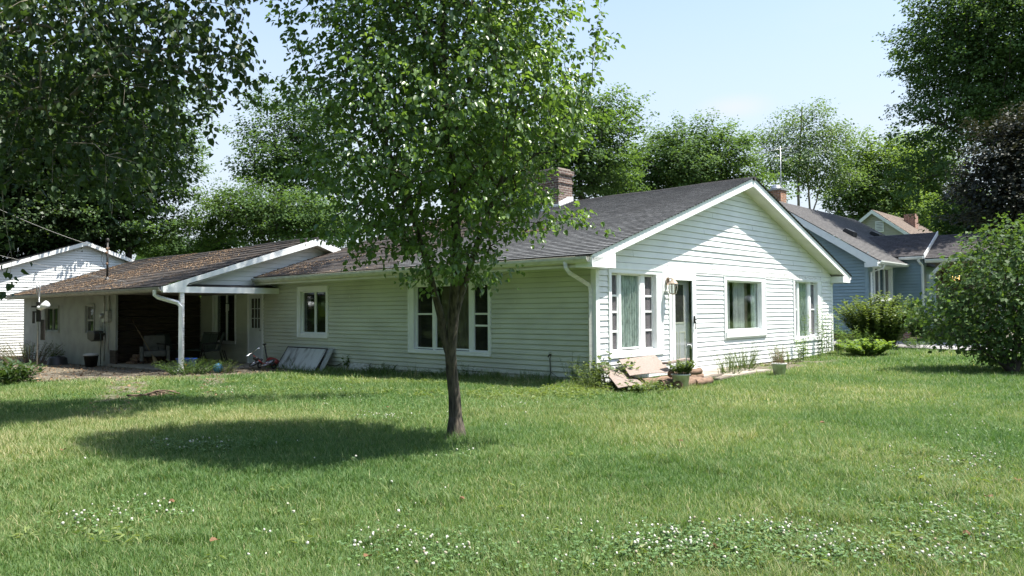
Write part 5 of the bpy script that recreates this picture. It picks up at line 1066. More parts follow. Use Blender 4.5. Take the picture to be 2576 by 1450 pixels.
mb = MB(); mb.tube([(0.1, -0.05, 0.3), (0.1, -0.05, 0.78), (0.13, -0.06, 0.86), (0.19, -0.08, 0.85), (0.2, -0.08, 0.78)], 0.010, 6); mb.build('plant_hook', M['whitepl'], t, True)
t = bucketpot(HL(4.48, -1.93), 0.168, 0.28, 'white bucket pot of dried brown stems on the gable walk edge')
plant('x', '', (0, 0, 0.24), 34, 0.56, 0.12, 0.045, LANCE, M['dry'], 7, parent=t, base_r=0.13, stemr=0.004, droop=0.8, start=0.1)
spots = [(3.55, -0.95, 8, 0.42, .12, .06, 'sparse short weed by the door step on the walk'), (4.35, -0.75, 26, 0.62, .30, .055, 'feathery light green weed clump under the picture window'), (5.15, -0.72, 40, 0.55, .36, .055, 'bushy light weed clump just before the dry potted stems'), (5.75, -0.55, 26, 0.78, .24, .055, 'taller weed clump behind the dry potted stems'),
         (4.0, -1.0, 14, 0.20, .2, .04, 'low dark mat of weeds on the walk below the picture window'), (7.3, -0.62, 14, 0.62, .22, .09, 'leafy weed just past the picture window at the wall foot'), (8.2, -0.6, 12, 0.45, .25, .08, 'short weed between the windows at the wall foot')]
for u, v, n_, h_, sp, ls, lb in spots: plant('weed', lb, HL(u, v), n_, h_, sp, ls, LANCE, M['weed'], 26, 'weed', 'weeds along the gable wall', base_r=sp * 0.7, start=0.12)
for u, v, n_, h_, lb in ((10.1, -0.35, 2, 1.5, 'thinnest tall stem before the narrow window'), (10.9, -0.4, 4, 1.62, 'tall leafy stems before the middle of the narrow window'), (11.7, -0.4, 4, 1.95, 'tallest leafy stems beyond the narrow window'), (12.5, -0.45, 5, 1.35, 'leafy stems at the far gable corner'), (9.3, -0.5, 4, 0.75, 'knee-high weed just before the narrow window')):
    plant('tall_weed', lb, HL(u, v), n_, h_, 0.12, 0.15, LANCE, M['bush'], 46, 'weed', 'tall stems by the far gable window', base_r=0.1, start=0.08, stemr=0.008, var0=0.45, up=0.55)
plant('weed', 'lush weeds at the gable corner below the downspout', HL(-0.5, -0.35), 40, 0.62, 0.36, 0.085, LANCE, M['weed'], 18, 'weed', base_r=0.3, start=0.1)
plant('weed', 'low weeds spilling in front of the logs', HL(-0.5, -1.35), 30, 0.24, 0.5, 0.07, ROUND, M['weed'], 10, 'weed', base_r=0.4, start=0.1)
plant('vine', 'pale broad-leaved vine climbing over the steep strand board', HL(-0.1, -0.45), 16, 0.74, 0.40, 0.125, ROUND, M['vine'], 9, 'vine', base_r=0.35, start=0.3, var0=0.5, up=0.2)
plant('weed', 'dark leafy weeds round the foot of the carport post', HL(-3.3, 11.5), 90, 0.46, 0.62, 0.09, LANCE, M['bush'], 18, 'weed', base_r=0.5, start=0.1, var0=0.25)
plant('weed', 'fresh green weed beside the blue ball', HL(-2.5, 11.15), 26, 0.42, 0.3, 0.075, LANCE, M['weed'], 18, 'weed', base_r=0.25, start=0.1)
plant('ivy', 'ivy sprig on the side wall just beyond the leaning panel', HL(-0.06, 8.72), 5, 0.62, 0.06, 0.09, ROUND, M['bush'], 9, 'ivy', base_r=0.05)
for u, v, n_, h_, lb in ((-0.22, 3.6, 16, 0.4, 'dark weed under the corner-side end of the wide window'), (-0.3, 4.4, 14, 0.28, 'small dark weed behind the tree trunk'), (-0.2, 2.6, 10, 0.24, 'small weed on the shaded wall foot below the bare siding'), (-0.25, 6.7, 18, 0.34, 'weed beside the access panel in the side wall'), (-0.25, 7.4, 14, 0.26, 'weed in front of the access panel'), (-0.2, 0.45, 16, 0.66, 'slender weeds against the corner downspout')):
    plant('weed', lb, HL(u, v), n_, h_, 0.2, 0.075, LANCE, M['bush'], 16, 'weed', 'weeds along the side wall', base_r=0.18, start=0.1, var0=0.3)
plant('phlox_bush', 'dense leafy bush at the far corner of the white house', HL(15.0, -0.9), 210, 1.9, 0.90, 0.155, LEAF4, M['weed'], 46, 'bush', base_r=0.55, start=0.18, stemr=0.009, var0=0.22, up=0.6)
plant('low_shrub', 'low bright green shrub in front of the leafy bush', HL(12.2, -1.35), 80, 0.50, 0.55, 0.14, ROUND, M['lime'], 16, 'shrub', base_r=0.4, start=0.15, var0=0.35)
plant('low_shrub', 'mid-height leafy shrub between gable corner and bush', HL(13.7, -0.65), 60, 0.85, 0.45, 0.14, LANCE, M['bush'], 24, 'shrub', base_r=0.35, start=0.1, var0=0.35)
plant('hosta', 'small plant at the driveway-side foot of the leafy bush', HL(15.2, -2.1), 40, 0.42, 0.4, 0.12, LANCE, M['bush'], 12, 'plant', base_r=0.3)
plant('iris_clump', 'clump of long strappy leaves beside the thin yard pole', W(-2, 965), 70, 0.55, 0.40, 0.34, LANCE, M['cotton'], 7, 'plant', base_r=0.6, start=0.0, droop=0.7, var0=0.1, up=1.3)  # darker leaf material carries the shade this clump stands in
plant('brush_pile', 'tangle of dark vines and brush before the garage wall', HL(-4.0, 23.6), 90, 0.9, 0.8, 0.12, LANCE, M['cotton'], 12, 'brush', base_r=0.8, stemm=M['twig'], stemr=0.010, droop=0.8)
plant('weed', 'dark spiky plant against the garage wall below its window', HL(-3.5, 22.4), 16, 0.75, 0.25, 0.14, LANCE, M['bush'], 10, 'weed', base_r=0.15, var0=0.05)
# neighbour's bed
plant('round_shrub', 'clipped rounded shrub below the blue house window', L2W(20.0, -0.75, 0.32), 90, 1.35, 0.62, 0.12, ROUND, M['bush'], 26, 'shrub', base_r=0.3, start=0.05, var0=0.35)
for u, v, h_, lb in ((19.4, -1.2, 0.6, 'pale leafy flower plant at the edge of the driveway bed'), (20.4, -1.7, 0.8, 'light green flower plant in the driveway bed'), (21.0, -2.3, 0.75, 'darker green plant at the end of the driveway bed')):
    plant('bed_plant', lb, L2W(u, v, 0.3), 40, h_, 0.45, 0.12, LANCE, M['weed'], 16, 'plant', "plants in the neighbour's bed", base_r=0.4, start=0.1)
t = empty('birdbath', L2W(20.75, -1.35, 0.32), 0, 'pale stone mushroom-shaped garden ornament in the driveway bed', 'ornament')
mb = MB(); mb.lathe([(0, 0), (0.16, 0), (0.11, 0.2), (0.11, 0.62), (0, 0.62)], n=16); mb.build('stem', M['tan'], t, True); mb = MB(); mb.lathe([(0.11, 0.60), (0.30, 0.60), (0.34, 0.68), (0.29, 0.86), (0.15, 0.98), (0, 1.0)], n=20); mb.build('cap', M['stone'], t, True)
t = empty('post_lantern', L2W(20.0, -4.55, 0.28), 0, 'white lantern on a slim post behind the big shrub', 'lantern')
mb = MB(); mb.tube([(0, 0, 0), (0, 0, 1.5)], 0.035, 10); mb.build('post', M['trim'], t, True); mb = MB(); mb.lathe([(0.08, 1.5), (0.11, 1.55), (0.14, 1.8), (0.20, 1.82), (0.08, 1.95), (0.03, 2.0), (0.02, 2.06), (0, 2.06)], n=8); mb.build('lamp_head', M['whitepl'], t)

# ================================================================= trees
def blob(px, py, rx, ry, Y, rd=None, w=1.0):
    k = Y / F_PX; return (at(px, py, Y), (rx * k, rd if rd else rx * k, ry * k), w)
PX = lambda *a: at(*a)
# the young pear tree in the middle of the lawn
Yp = 9.36; tb = np.array([-0.70, 9.36, -0.02])
Yq = 8.55
pear = [blob(1105, 330, 270, 265, Yq, 1.3, 1.3), blob(945, 255, 165, 165, Yq, .95), blob(1310, 245, 165, 195, Yq, .95), blob(1105, 30, 285, 215, Yq + .1, 1.35, 1.1), blob(960, 555, 130, 85, Yq - 0.3, .7, 1.6), blob(1310, 560, 110, 50, Yq, .5), blob(1420, 545, 60, 28, Yq - .1, .28, 2), blob(1265, 480, 90, 80, Yq, .7),
        blob(1130, 605, 130, 70, Yq - .1, .6, 1.6), blob(1110, 665, 110, 45, Yq - .2, .45, 2.2), blob(835, 420, 80, 80, Yq, .55), blob(1110, -280, 260, 280, Yq + .1, 1.2, 0.9), blob(1500, 130, 30, 80, Yq, .25, 2), blob(1515, 290, 25, 40, Yq, .2, 2), blob(760, 120, 35, 100, Yq, .35, 1.4), blob(735, 240, 40, 30, Yq, .3, 2), blob(1200, 690, 55, 30, Yq, .25, 3), blob(1085, 700, 50, 26, Yq, .3, 3), blob(1040, 665, 32, 30, Yq - .2, .18), blob(1250, 640, 40, 30, Yq, .25), blob(905, 625, 40, 24, Yq - .3, .2, 3)]
PQ = lambda x, y, f: at(x, y, Yp + (Yq - Yp) * f)
make_tree('pear_tree', 'young leafy pear tree standing alone on the front lawn', tb, [tb, (-0.72, 9.35, 0.5), PQ(1132, 890, .15), PQ(1142, 790, .3), PQ(1150, 640, .5), PQ(1135, 420, .8), PQ(1115, 150, 1), PQ(1110, -350, 1)], pear, M['pear'], M['bark'],
          spacing=0.255, per=40, size=0.066, spread=0.080, tmpl=HEART, r_twig=0.0045, r_trunk=0.078, r_extra=0.68, limit=1650, droop=0.55, flat=0.75, shell=2.2, sides=6, bright=0.48, spray=0.29, lift=0.5,
          extra=[[PQ(1126, 905, .15), PQ(1110, 800, .3), PQ(1080, 690, .45), PQ(1030, 520, .7), PQ(960, 330, .9)], [PQ(1142, 800, .3), PQ(1172, 700, .4), PQ(1220, 560, .6), PQ(1290, 380, .9)]])
# the big cottonwood whose boughs hang into the upper left
Yc = 11.2; cb = np.array([-10.2, 13.2, hgt(-10.2, 13.2)])
cott = [blob(130, 110, 300, 190, Yc, 1.6, 1.2), blob(420, 110, 170, 150, Yc, 1.2), blob(545, 110, 70, 120, Yc, .6, 1.4), blob(330, 410, 110, 90, Yc, .8), blob(200, 350, 160, 110, Yc + .3, 1.0), blob(400, 320, 90, 130, Yc, .6), blob(370, 470, 55, 40, Yc, .4), blob(500, 240, 80, 50, Yc, .4), blob(590, 140, 30, 30, Yc, .3, 2), blob(30, 400, 80, 80, Yc, .6), blob(22, 655, 38, 12, Yc, .2), blob(250, 280, 200, 140, Yc + .4, 1.0),
        ((-5.2, 12.2, 8.4), (3.0, 1.6, 1.3), 0.55), ((-4.2, 11.2, 7.3), (1.8, 0.8, 0.5), 1.0), ((-1.6, 12.9, 9.6), (1.9, 0.8, 0.7), .6), ((0.6, 13.0, 9.4), (1.0, .5, .5), .7), ((-3.6, 21.2, 14.6), (3.6, 1.8, 1.0), .45)]
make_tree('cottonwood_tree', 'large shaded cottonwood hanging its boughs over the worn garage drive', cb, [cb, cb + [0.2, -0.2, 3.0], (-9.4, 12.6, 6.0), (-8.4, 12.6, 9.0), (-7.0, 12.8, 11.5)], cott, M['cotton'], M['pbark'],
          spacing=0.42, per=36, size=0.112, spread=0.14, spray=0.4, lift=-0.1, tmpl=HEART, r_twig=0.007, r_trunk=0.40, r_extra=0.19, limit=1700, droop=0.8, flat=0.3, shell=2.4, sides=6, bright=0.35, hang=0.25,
          extra=[[(-9.4, 12.6, 6.0), PX(-120, 330, 11.6), PX(165, 255, 11.1), PX(235, 190, 10.8), PX(295, 140, 10.8), PX(440, 120, 11.1)], [(-9.5, 12.7, 5.2), PX(-60, 200, 11.0), PX(20, 90, 10.8), PX(85, 25, 10.8)], [(-8.4, 12.6, 9.0), (-4.5, 12.6, 9.8), (-1.6, 12.9, 9.8), (0.6, 13.0, 9.6)], [(-7.0, 12.8, 11.5), (-5.6, 16.5, 14.2), (-3.8, 20.8, 14.8), (-1.5, 21.4, 14.8)]])
# unseen foliage added to block sky light: cottonwood crown, trees across the street
def mass(name, cs, n, size, m, lo=0.1, hi=0.7):
    P3 = []
    for c, r, w in cs:
        k = int(n * w); d = unit(rng.normal(size=(k, 3))); P3.append(np.array(c) + d * np.array(r) * (rng.random((k, 1)) ** 0.4))
    P3 = np.concatenate(P3); k = len(P3); P3[:, 2] = np.maximum(P3[:, 2], 0.2)
    V, Fi, va = leaves(P3, rng.normal(size=(k, 3)) + [0, 0, .6], rng.normal(size=(k, 3)), size * (0.6 + 0.8 * rng.random(k)), LEAF4, lo + (hi - lo) * rng.random(k)); o = fast_mesh(name, V, Fi, 4, m, None, va); return o
tag(mass('sky_blocking_woods', [((-13.5, 14.5, 11.0), (3.8, 3.0, 5.5), .16), ((-19, 6, 6), (4, 5, 7), .14), ((-24, 18, 7), (5, 6, 8), .14), ((-22.5, 25, 6.5), (3.5, 4, 7), .12), ((-17, -6, 6), (6, 5, 7), .14), ((-6, -15, 6.5), (7, 4, 7.5), .14), ((8, -17, 6), (8, 4, 7), .14), ((24, -9, 6), (6, 6, 7), .14)], 16000, 0.75, M['maple']), kind='stuff')
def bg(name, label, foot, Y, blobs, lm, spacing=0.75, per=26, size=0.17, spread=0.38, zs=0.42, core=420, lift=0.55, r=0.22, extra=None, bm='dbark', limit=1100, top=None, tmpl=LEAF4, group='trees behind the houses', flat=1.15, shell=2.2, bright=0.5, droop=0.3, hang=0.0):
    bl = [blob(*b[:4], Y + (b[4] if len(b) > 4 else 0), b[5] if len(b) > 5 else None, b[6] if len(b) > 6 else 1.0) for b in blobs]
    f = at(foot, 790, Y); f[2] = float(hgt(f[0], f[1])) - 0.05
    c = np.mean([b[0] for b in bl], 0); hi = max(b[0][2] + 0.5 * b[1][2] for b in bl)
    tt = np.array([c[0], f[1], hi]) if top is None else at(top[0], top[1], Y)
    line = [f, f * 0.7 + tt * 0.3 + [0.15, 0, 0], f * 0.35 + tt * 0.65 - [0.1, 0, 0], tt]
    ex = [[at(*p, Y) for p in e] for e in (extra or [])]
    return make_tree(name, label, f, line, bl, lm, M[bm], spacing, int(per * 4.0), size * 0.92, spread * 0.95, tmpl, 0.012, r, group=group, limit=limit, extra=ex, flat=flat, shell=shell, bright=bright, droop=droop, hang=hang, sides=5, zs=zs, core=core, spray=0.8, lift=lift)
bg('maple_tree', 'tall airy maple rising behind the white garage', 300, 39, [(405, 350, 90, 130), (260, 420, 180, 190), (120, 380, 190, 230), (420, 490, 55, 50), (500, 250, 32, 50), (340, 560, 130, 60), (180, 590, 170, 60), (480, 370, 30, 40), (455, 560, 40, 25)], M['maple'], 0.72, 26, 0.19, 0.36, extra=[[(300, 700), (270, 560), (200, 400), (160, 300)]], limit=1300)
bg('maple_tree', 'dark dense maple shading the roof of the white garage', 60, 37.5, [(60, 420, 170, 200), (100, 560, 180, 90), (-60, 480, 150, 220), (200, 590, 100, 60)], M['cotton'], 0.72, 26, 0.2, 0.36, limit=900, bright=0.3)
bg('maple_tree', 'open-crowned tall maple between garage and pear tree', 770, 46, [(715, 410, 95, 100), (628, 350, 28, 65), (700, 300, 36, 60), (775, 340, 80, 90), (640, 440, 50, 40), (650, 260, 28, 40), (830, 440, 60, 80), (595, 325, 14, 22), (740, 270, 30, 40)], M['maple'], 0.78, 24, 0.19, 0.36, extra=[[(790, 640), (830, 520), (860, 400)], [(750, 640), (700, 560), (620, 440)]], limit=950, shell=2.2, top=(690, 330))
bg('round_maple_tree', 'low rounded tree behind the carport ridge', 650, 42, [(630, 545, 100, 60), (760, 560, 110, 55), (540, 580, 50, 40), (690, 520, 60, 40), (850, 580, 60, 40)], M['maple'], 0.62, 28, 0.17, 0.33, limit=900, bright=0.55)
bg('thicket_tree', 'small tree filling the gap between garage and carport roof', 470, 48, [(450, 632, 70, 22), (540, 618, 60, 25), (380, 620, 50, 25)], M['maple'], 0.6, 28, 0.2, 0.35, limit=300)
bg('maple_tree', 'tall maple directly behind the brick ridge chimney', 1470, 34, [(1510, 350, 85, 95), (1470, 430, 120, 80), (1545, 290, 55, 45), (1380, 400, 110, 110), (1555, 235, 25, 18), (1430, 300, 80, 70), (1560, 400, 35, 40), (1250, 420, 120, 120)], M['maple'], 0.60, 28, 0.16, 0.31, limit=1200, bright=0.52)
bg('round_maple_tree', 'broad round tree rising over the main roof ridge', 1740, 40, [(1740, 425, 130, 85), (1640, 440, 85, 75), (1850, 460, 70, 50), (1700, 375, 70, 40), (1790, 370, 50, 35), (1910, 500, 60, 45), (1600, 480, 90, 50)], M['maple'], 0.62, 28, 0.17, 0.32, limit=1200, bright=0.62)
bg('willow_tree', 'thin open willow with bare limbs behind the rooftop antenna', 2000, 50, [(2020, 300, 45, 32), (1940, 355, 55, 28), (2090, 350, 55, 40), (2010, 410, 90, 45), (1960, 300, 22, 16), (2130, 340, 28, 22), (2060, 280, 28, 16), (2080, 440, 60, 40), (1900, 350, 28, 14), (2000, 350, 60, 40)], M['willow'], 0.75, 30, 0.17, 0.40, r=0.15, bm='pbark', extra=[[(2005, 640), (2050, 520), (2090, 380)], [(2000, 620), (1960, 500), (1930, 380)], [(2040, 560), (2030, 420), (2020, 300)]], limit=430, shell=2.0, hang=0.5, zs=0.7, core=0, bright=0.7)
bg('light_maple_tree', 'bright green maple behind the blue house roof', 2220, 58, [(2200, 450, 80, 90), (2150, 510, 70, 65), (2240, 530, 90, 55), (2190, 375, 30, 30), (2120, 560, 60, 30), (2260, 420, 45, 60)], M['lime'], 0.85, 30, 0.24, 0.42, extra=[[(2190, 640), (2180, 540), (2200, 430)]], limit=1000, bright=0.6, group='bright maples behind the blue house')
bg('light_maple_tree', 'bright green maple rising directly behind the tan house', 2340, 60, [(2330, 460, 70, 110), (2370, 560, 80, 60), (2300, 390, 40, 45), (2420, 540, 60, 55), (2290, 550, 60, 40), (2350, 380, 30, 30)], M['lime'], 0.85, 30, 0.24, 0.42, extra=[[(2330, 660), (2350, 540), (2320, 420)]], limit=1000, bright=0.6, group='bright maples behind the blue house')
bg('maple_tree', 'big dark maple with long drooping limbs above the bronze-leaved maple', 2680, 34, [(2480, 80, 180, 140, 0, 3.08), (2400, 60, 90, 90, 0, 1.68), (2360, 170, 80, 40, 0, 1.12), (2300, 110, 55, 28, 0, 0.84), (2450, 260, 140, 70, 0, 2.24), (2330, 280, 70, 30, 0, 0.84), (2280, 345, 45, 22, 0, 0.70), (2400, 350, 90, 45, 0, 1.26), (2340, 420, 70, 40, 0, 0.98), (2560, 200, 130, 180, 0, 3.08), (2330, 20, 30, 25, 0, 0.56), (2600, 20, 200, 200, 0, 3.50), (2300, 480, 30, 40, 0, 0.56)], M['maple'], 0.64, 26, 0.165, 0.33, r=0.34,
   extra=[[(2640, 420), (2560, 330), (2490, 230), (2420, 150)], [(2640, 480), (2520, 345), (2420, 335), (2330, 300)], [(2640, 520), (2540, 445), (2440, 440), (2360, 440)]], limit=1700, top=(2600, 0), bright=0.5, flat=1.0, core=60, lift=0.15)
bg('bronze_maple_tree', 'dark bronze-leaved maple rising behind the big lawn shrub', 2665, 27, [(2530, 450, 85, 100, 0, 1.2), (2560, 350, 90, 50, 0, 1.0), (2490, 520, 60, 50, 0, .7), (2600, 480, 110, 150, 0, 1.5), (2450, 500, 35, 30, 0, .4)], M['purple'], 0.48, 28, 0.15, 0.27, r=0.2, limit=1000, bright=0.3)
bg('maple_tree', 'low green maple peeking out behind the bronze-leaved maple', 2440, 34, [(2440, 560, 70, 50), (2420, 480, 35, 40), (2500, 590, 80, 50)], M['maple'], 0.6, 26, 0.16, 0.3, limit=400)
# big lilac shrub on the right
Ys = 18.2; sf = W(2550, 938)
sh = [blob(2485, 725, 100, 85, Ys, 1.1), blob(2540, 650, 85, 80, Ys, .9), blob(2385, 790, 80, 38, Ys, .7), blob(2500, 810, 110, 80, Ys, 1.1), blob(2325, 785, 35, 30, Ys, .35), blob(2600, 740, 130, 160, Ys, 1.4), blob(2475, 650, 45, 45, Ys, .5), blob(2540, 575, 45, 25, Ys, .4), blob(2420, 850, 60, 22, Ys - .3, .5), blob(2335, 805, 40, 38, Ys, .4), blob(2375, 845, 50, 24, Ys, .4), blob(2315, 765, 22, 18, Ys, .25), blob(2520, 885, 60, 30, Ys - .3, .6), blob(2350, 830, 30, 25, Ys, .3), blob(2480, 870, 45, 18, Ys - .5, .4)]
make_tree('lilac_shrub', 'large dark spreading shrub on open lawn before the blue house porch', sf, [sf, sf + [0.05, 0, 0.6], sf + [0.1, 0, 1.4], PX(2560, 680, Ys)], sh, M['bush'], M['dbark'], spacing=0.27, per=20, size=0.11, spread=0.16, tmpl=LEAF4, r_twig=0.005, r_trunk=0.06, cat='shrub', limit=1300, droop=0.5, flat=0.6, bright=0.40,
          extra=[[sf, sf + [-0.4, 0, 0.7], PX(2460, 760, Ys)], [sf, sf + [0.5, 0, 0.8], PX(2620, 760, Ys)], [sf, sf + [-0.2, 0.3, 0.9], PX(2510, 700, Ys)], [sf, sf + [-0.7, 0, 0.5], PX(2400, 800, Ys)]])
# far wood closing the horizon all round, one mass
n = 26000; az = rng.random(n) * 2 * math.pi; rd = 88 + 22 * rng.random(n); hh = 3.5 + 5.5 * vnoise(az * 9, az * 0 + 3.3) + 2.5 * vnoise(az * 31, az * 0 + 9.3)
zz = hh * rng.random(n) ** 0.7
pos = np.stack([rd * np.sin(az), rd * np.cos(az), zz], 1)
V, Fi, va = leaves(pos, rng.normal(size=(n, 3)) + [0, 0, .5], rng.normal(size=(n, 3)), 1.3 + 1.3 * rng.random(n), LEAF4, np.clip(0.3 + 0.5 * rng.random(n), 0, 1))
tag(fast_mesh('treeline', V, Fi, 4, M['maple'], None, va), kind='stuff')

# TV antenna behind the roof peak
ab = L2W(19.95, 4.62, 6.3)
ap = at(1963, 380, 33.0)
t = empty('antenna', (ap[0], ap[1], 5.6), 0.2, 'old rooftop television antenna on a thin mast beside the blue house chimney', 'antenna')
zt = ap[2] - 5.6
mb = MB(); mb.tube([(0, 0, 0), (0, 0, zt + 0.2)], 0.02, 6); mb.build('mast', M['zinc'], t, True)
mb = MB(); mb.tube([(-1.25, 0.1, zt - 0.15), (0.75, -0.1, zt + 0.22)], 0.011, 5); mb.tube([(-1.1, 0.1, zt - 0.42), (0.7, -0.05, zt - 0.05)], 0.009, 5); mb.build('boom', M['zinc'], t, True)
mb = MB()
for k in range(11):
    f = k / 10; p = np.array([-1.25, 0.1, zt - 0.15]) * (1 - f) + np.array([0.75, -0.1, zt + 0.22]) * f; w_ = 0.75 - 0.45 * f; mb.tube([p + [-0.35 * w_, -w_, 0], p + [0.35 * w_, w_, 0]], 0.006, 4)
mb.build('elements', M['zinc'], t, True)

# ================================================================= lawn
def scatter(x0, x1, y0, y1, dens):
    n = int((x1 - x0) * (y1 - y0) * dens); return x0 + (x1 - x0) * rng.random(n), y0 + (y1 - y0) * rng.random(n)
def inview(x, y, m=0.9): return (np.abs(x) < 0.70 * y + m)
def indoors(u, v):
    return ((u > -0.02) & (u < 13.3) & (v > -0.03) & (v < 12.9)) | ((u > -3.12) & (u < 6.4) & (v > 12.5) & (v < 28.3)) | ((u > 2.7) & (u < 5.65) & (v > -1.28) & (v < 0.1)) | ((u > 14.9) & (v > -30) & (u < 17.7)) | ((u > 17.5) & (v > -1.2))
GVs, GFs, GVar = [], [], []; base_i = 0
for (y0, y1, dens, hgt_, wd, seg) in ((3.4, 5.6, 7500, 0.046, 0.0040, 2), (5.6, 8.0, 4800, 0.046, 0.0050, 2), (8.0, 12.0, 2600, 0.048, 0.0075, 1), (12.0, 18.0, 1200, 0.052, 0.011, 1), (18.0, 30.0, 420, 0.06, 0.018, 1)):
    x, y = scatter(-0.7 * y1 - 3.2, 0.7 * y1 + 3.2, y0, y1, dens)
    k = inview(x, y, 3.2) & (inview(x, y, 0.9) | (rng.random(len(x)) < 0.6)); x, y = x[k], y[k]; u, v = W2L(x, y); k = ~indoors(u, v); x, y, u, v = x[k], y[k], u[k], v[k]
    gv = gravel(u, v); k = rng.random(len(x)) > gv * 1.05; x, y, u, v = x[k], y[k], u[k], v[k]
    n = len(x); z = hgt(x, y)
    tall = 1 + 1.6 * sm((0.55 - np.abs(u + 0.3)) / 0.5) * (v > -1.5) * (v < 12) + 0.8 * sm((0.5 - np.hypot(x + .7, y - 9.36)) / .3)
    h = hgt_ * tall * (0.55 + 0.75 * rng.random(n)) * (0.7 + 0.6 * fbm(x * 1.7, y * 1.7, 2)) * (1 + 0.9 * sm((fbm(x * 3.3 + 11, y * 3.3 + 4, 2) - 0.62) / 0.12)); w = wd * (0.7 + 0.6 * rng.random(n)); a = rng.random(n) * 2 * math.pi; ln = (0.3 + 0.9 * rng.random(n)) * h; la = a + 1.57 + rng.normal(size=n) * 0.5
    dry = fbm(x * 0.55 + 40, y * 0.55 + 13, 4); green = fbm(x * 0.35 + 9, y * 0.35 + 51, 3)
    lush = sm((v + 3.2) / 3.0) * 0.0 + sm((0.9 - np.abs(u + 1.4)) / 1.2) * (v > -2) * 0.10
    var = np.clip(0.30 + 0.92 * (dry - 0.5) - 0.55 * (green - 0.5) + 0.17 * rng.normal(size=n) + 0.45 * (rng.random(n) > 0.90) - lush, 0, 1)
    B = np.stack([x, y, z], 1); sd = np.stack([np.cos(a), np.sin(a), 0 * a], 1) * w[:, None] / 2; lv = np.stack([np.cos(la), np.sin(la), 0 * la], 1)
    if seg == 2:
        V = np.stack([B - sd, B + sd, B + sd * 0.8 + lv * (ln * 0.3)[:, None] + np.array([0, 0, 1]) * (h * 0.6)[:, None], B + lv * ln[:, None] + np.array([0, 0, 1]) * h[:, None], B - sd * 0.8 + lv * (ln * 0.3)[:, None] + np.array([0, 0, 1]) * (h * 0.6)[:, None]], 1)
        f = np.array([[0, 1, 2], [0, 2, 4], [4, 2, 3]])
    else:
        V = np.stack([B - sd, B + sd, B + lv * ln[:, None] + np.array([0, 0, 1]) * h[:, None]], 1); f = np.array([[0, 1, 2]])
    m_ = V.shape[1]; GFs.append(((np.arange(n) * m_)[:, None, None] + f[None]).reshape(-1, 3) + base_i); GVs.append(V.reshape(-1, 3)); GVar.append(np.repeat(var, m_)); base_i += n * m_
tag(fast_mesh('grass', np.concatenate(GVs), np.concatenate(GFs), 3, M['grass'], None, np.concatenate(GVar)), kind='stuff')

# clover: round leaflets and white heads in patches
def patch(px, py, rx, ry, n):
    out = []
    for _ in range(n):
        a = rng.random() * 6.283; r_ = rng.random() ** 0.6; out.append(W(px + rx * r_ * math.cos(a), py + ry * r_ * math.sin(a)))
    return np.array(out)
fl = np.concatenate([patch(1850, 1385, 250, 60, 300), patch(2080, 1390, 380, 75, 150), patch(1480, 1400, 380, 65, 120), patch(1200, 1390, 340, 75, 120), patch(1050, 1360, 190, 55, 60), patch(900, 1430, 300, 40, 80), patch(250, 1335, 120, 40, 40), patch(380, 1290, 140, 30, 22), patch(620, 1330, 200, 40, 30), patch(480, 1125, 100, 16, 90), patch(700, 1115, 150, 16, 26), patch(560, 985, 120, 12, 50), patch(880, 1020, 110, 10, 60), patch(960, 1055, 80, 10, 60), patch(1400, 1025, 180, 12, 50), patch(1200, 1045, 200, 14, 30), patch(900, 985, 90, 10, 40), patch(2380, 1180, 200, 60, 120), patch(2450, 1280, 170, 60, 130), patch(2480, 1080, 120, 60, 60), patch(2350, 1390, 230, 50, 90), patch(1700, 1200, 700, 200, 60), patch(800, 1200, 800, 120, 40), patch(2300, 950, 260, 20, 50)])
n = len(fl); u, v = W2L(fl[:, 0], fl[:, 1]); fl = fl[~indoors(u, v) & (rng.random(len(fl)) < 0.85 * sm((fbm(fl[:, 0] * 2.6 + 5, fl[:, 1] * 2.6, 3) - 0.36) / 0.34) * 0.75)]; n = len(fl)
hz = 0.055 + 0.045 * rng.random(n); top = fl + np.stack([0.015 * rng.normal(size=n), 0.015 * rng.normal(size=n), hz], 1)
r_ = 0.0055 + 0.0050 * rng.random(n); OCT = []
for lat in (-0.9, 0.0, 0.9):
    for j in range(6):
        a = 6.283 * j / 6; OCT.append((math.cos(a) * math.cos(lat), math.sin(a) * math.cos(lat), math.sin(lat)))
OCT = np.array(OCT); V = (top[:, None] + r_[:, None, None] * OCT[None] * (1 + 0.25 * rng.normal(size=(n, 18, 1)))).reshape(-1, 3)
f = np.array([[i * 6 + j, i * 6 + (j + 1) % 6, (i + 1) * 6 + (j + 1) % 6, (i + 1) * 6 + j] for i in range(2) for j in range(6)] + [[12, 13, 14, 15], [12, 15, 16, 17]])
tag(fast_mesh('clover_flowers', V, ((np.arange(n) * 18)[:, None, None] + f[None]).reshape(-1, 4), 4, M['flower'], None, np.repeat(np.clip(rng.random(n) * 1.5, 0, 1), 18)), kind='stuff')
c0 = np.concatenate([np.repeat(fl, 6, 0)]); c0 = c0 + np.concatenate([rng.normal(size=(len(c0), 2)) * 0.11, np.zeros((len(c0), 1))], 1)
c1 = np.concatenate([patch(1850, 1390, 300, 60, 700), patch(2250, 1340, 330, 110, 600), patch(1250, 1400, 330, 60, 350), patch(2450, 1150, 180, 110, 300), patch(1000, 1030, 260, 28, 700), patch(1500, 1010, 350, 25, 800), patch(650, 1000, 250, 25, 500), patch(500, 1125, 160, 22, 500)])
c0 = np.concatenate([c0, c1]); u, v = W2L(c0[:, 0], c0[:, 1]); c0 = c0[~indoors(u, v)]; n = len(c0); hz = 0.03 + 0.04 * rng.random(n); P3, N3, T3, S3, V3 = [], [], [], [], []
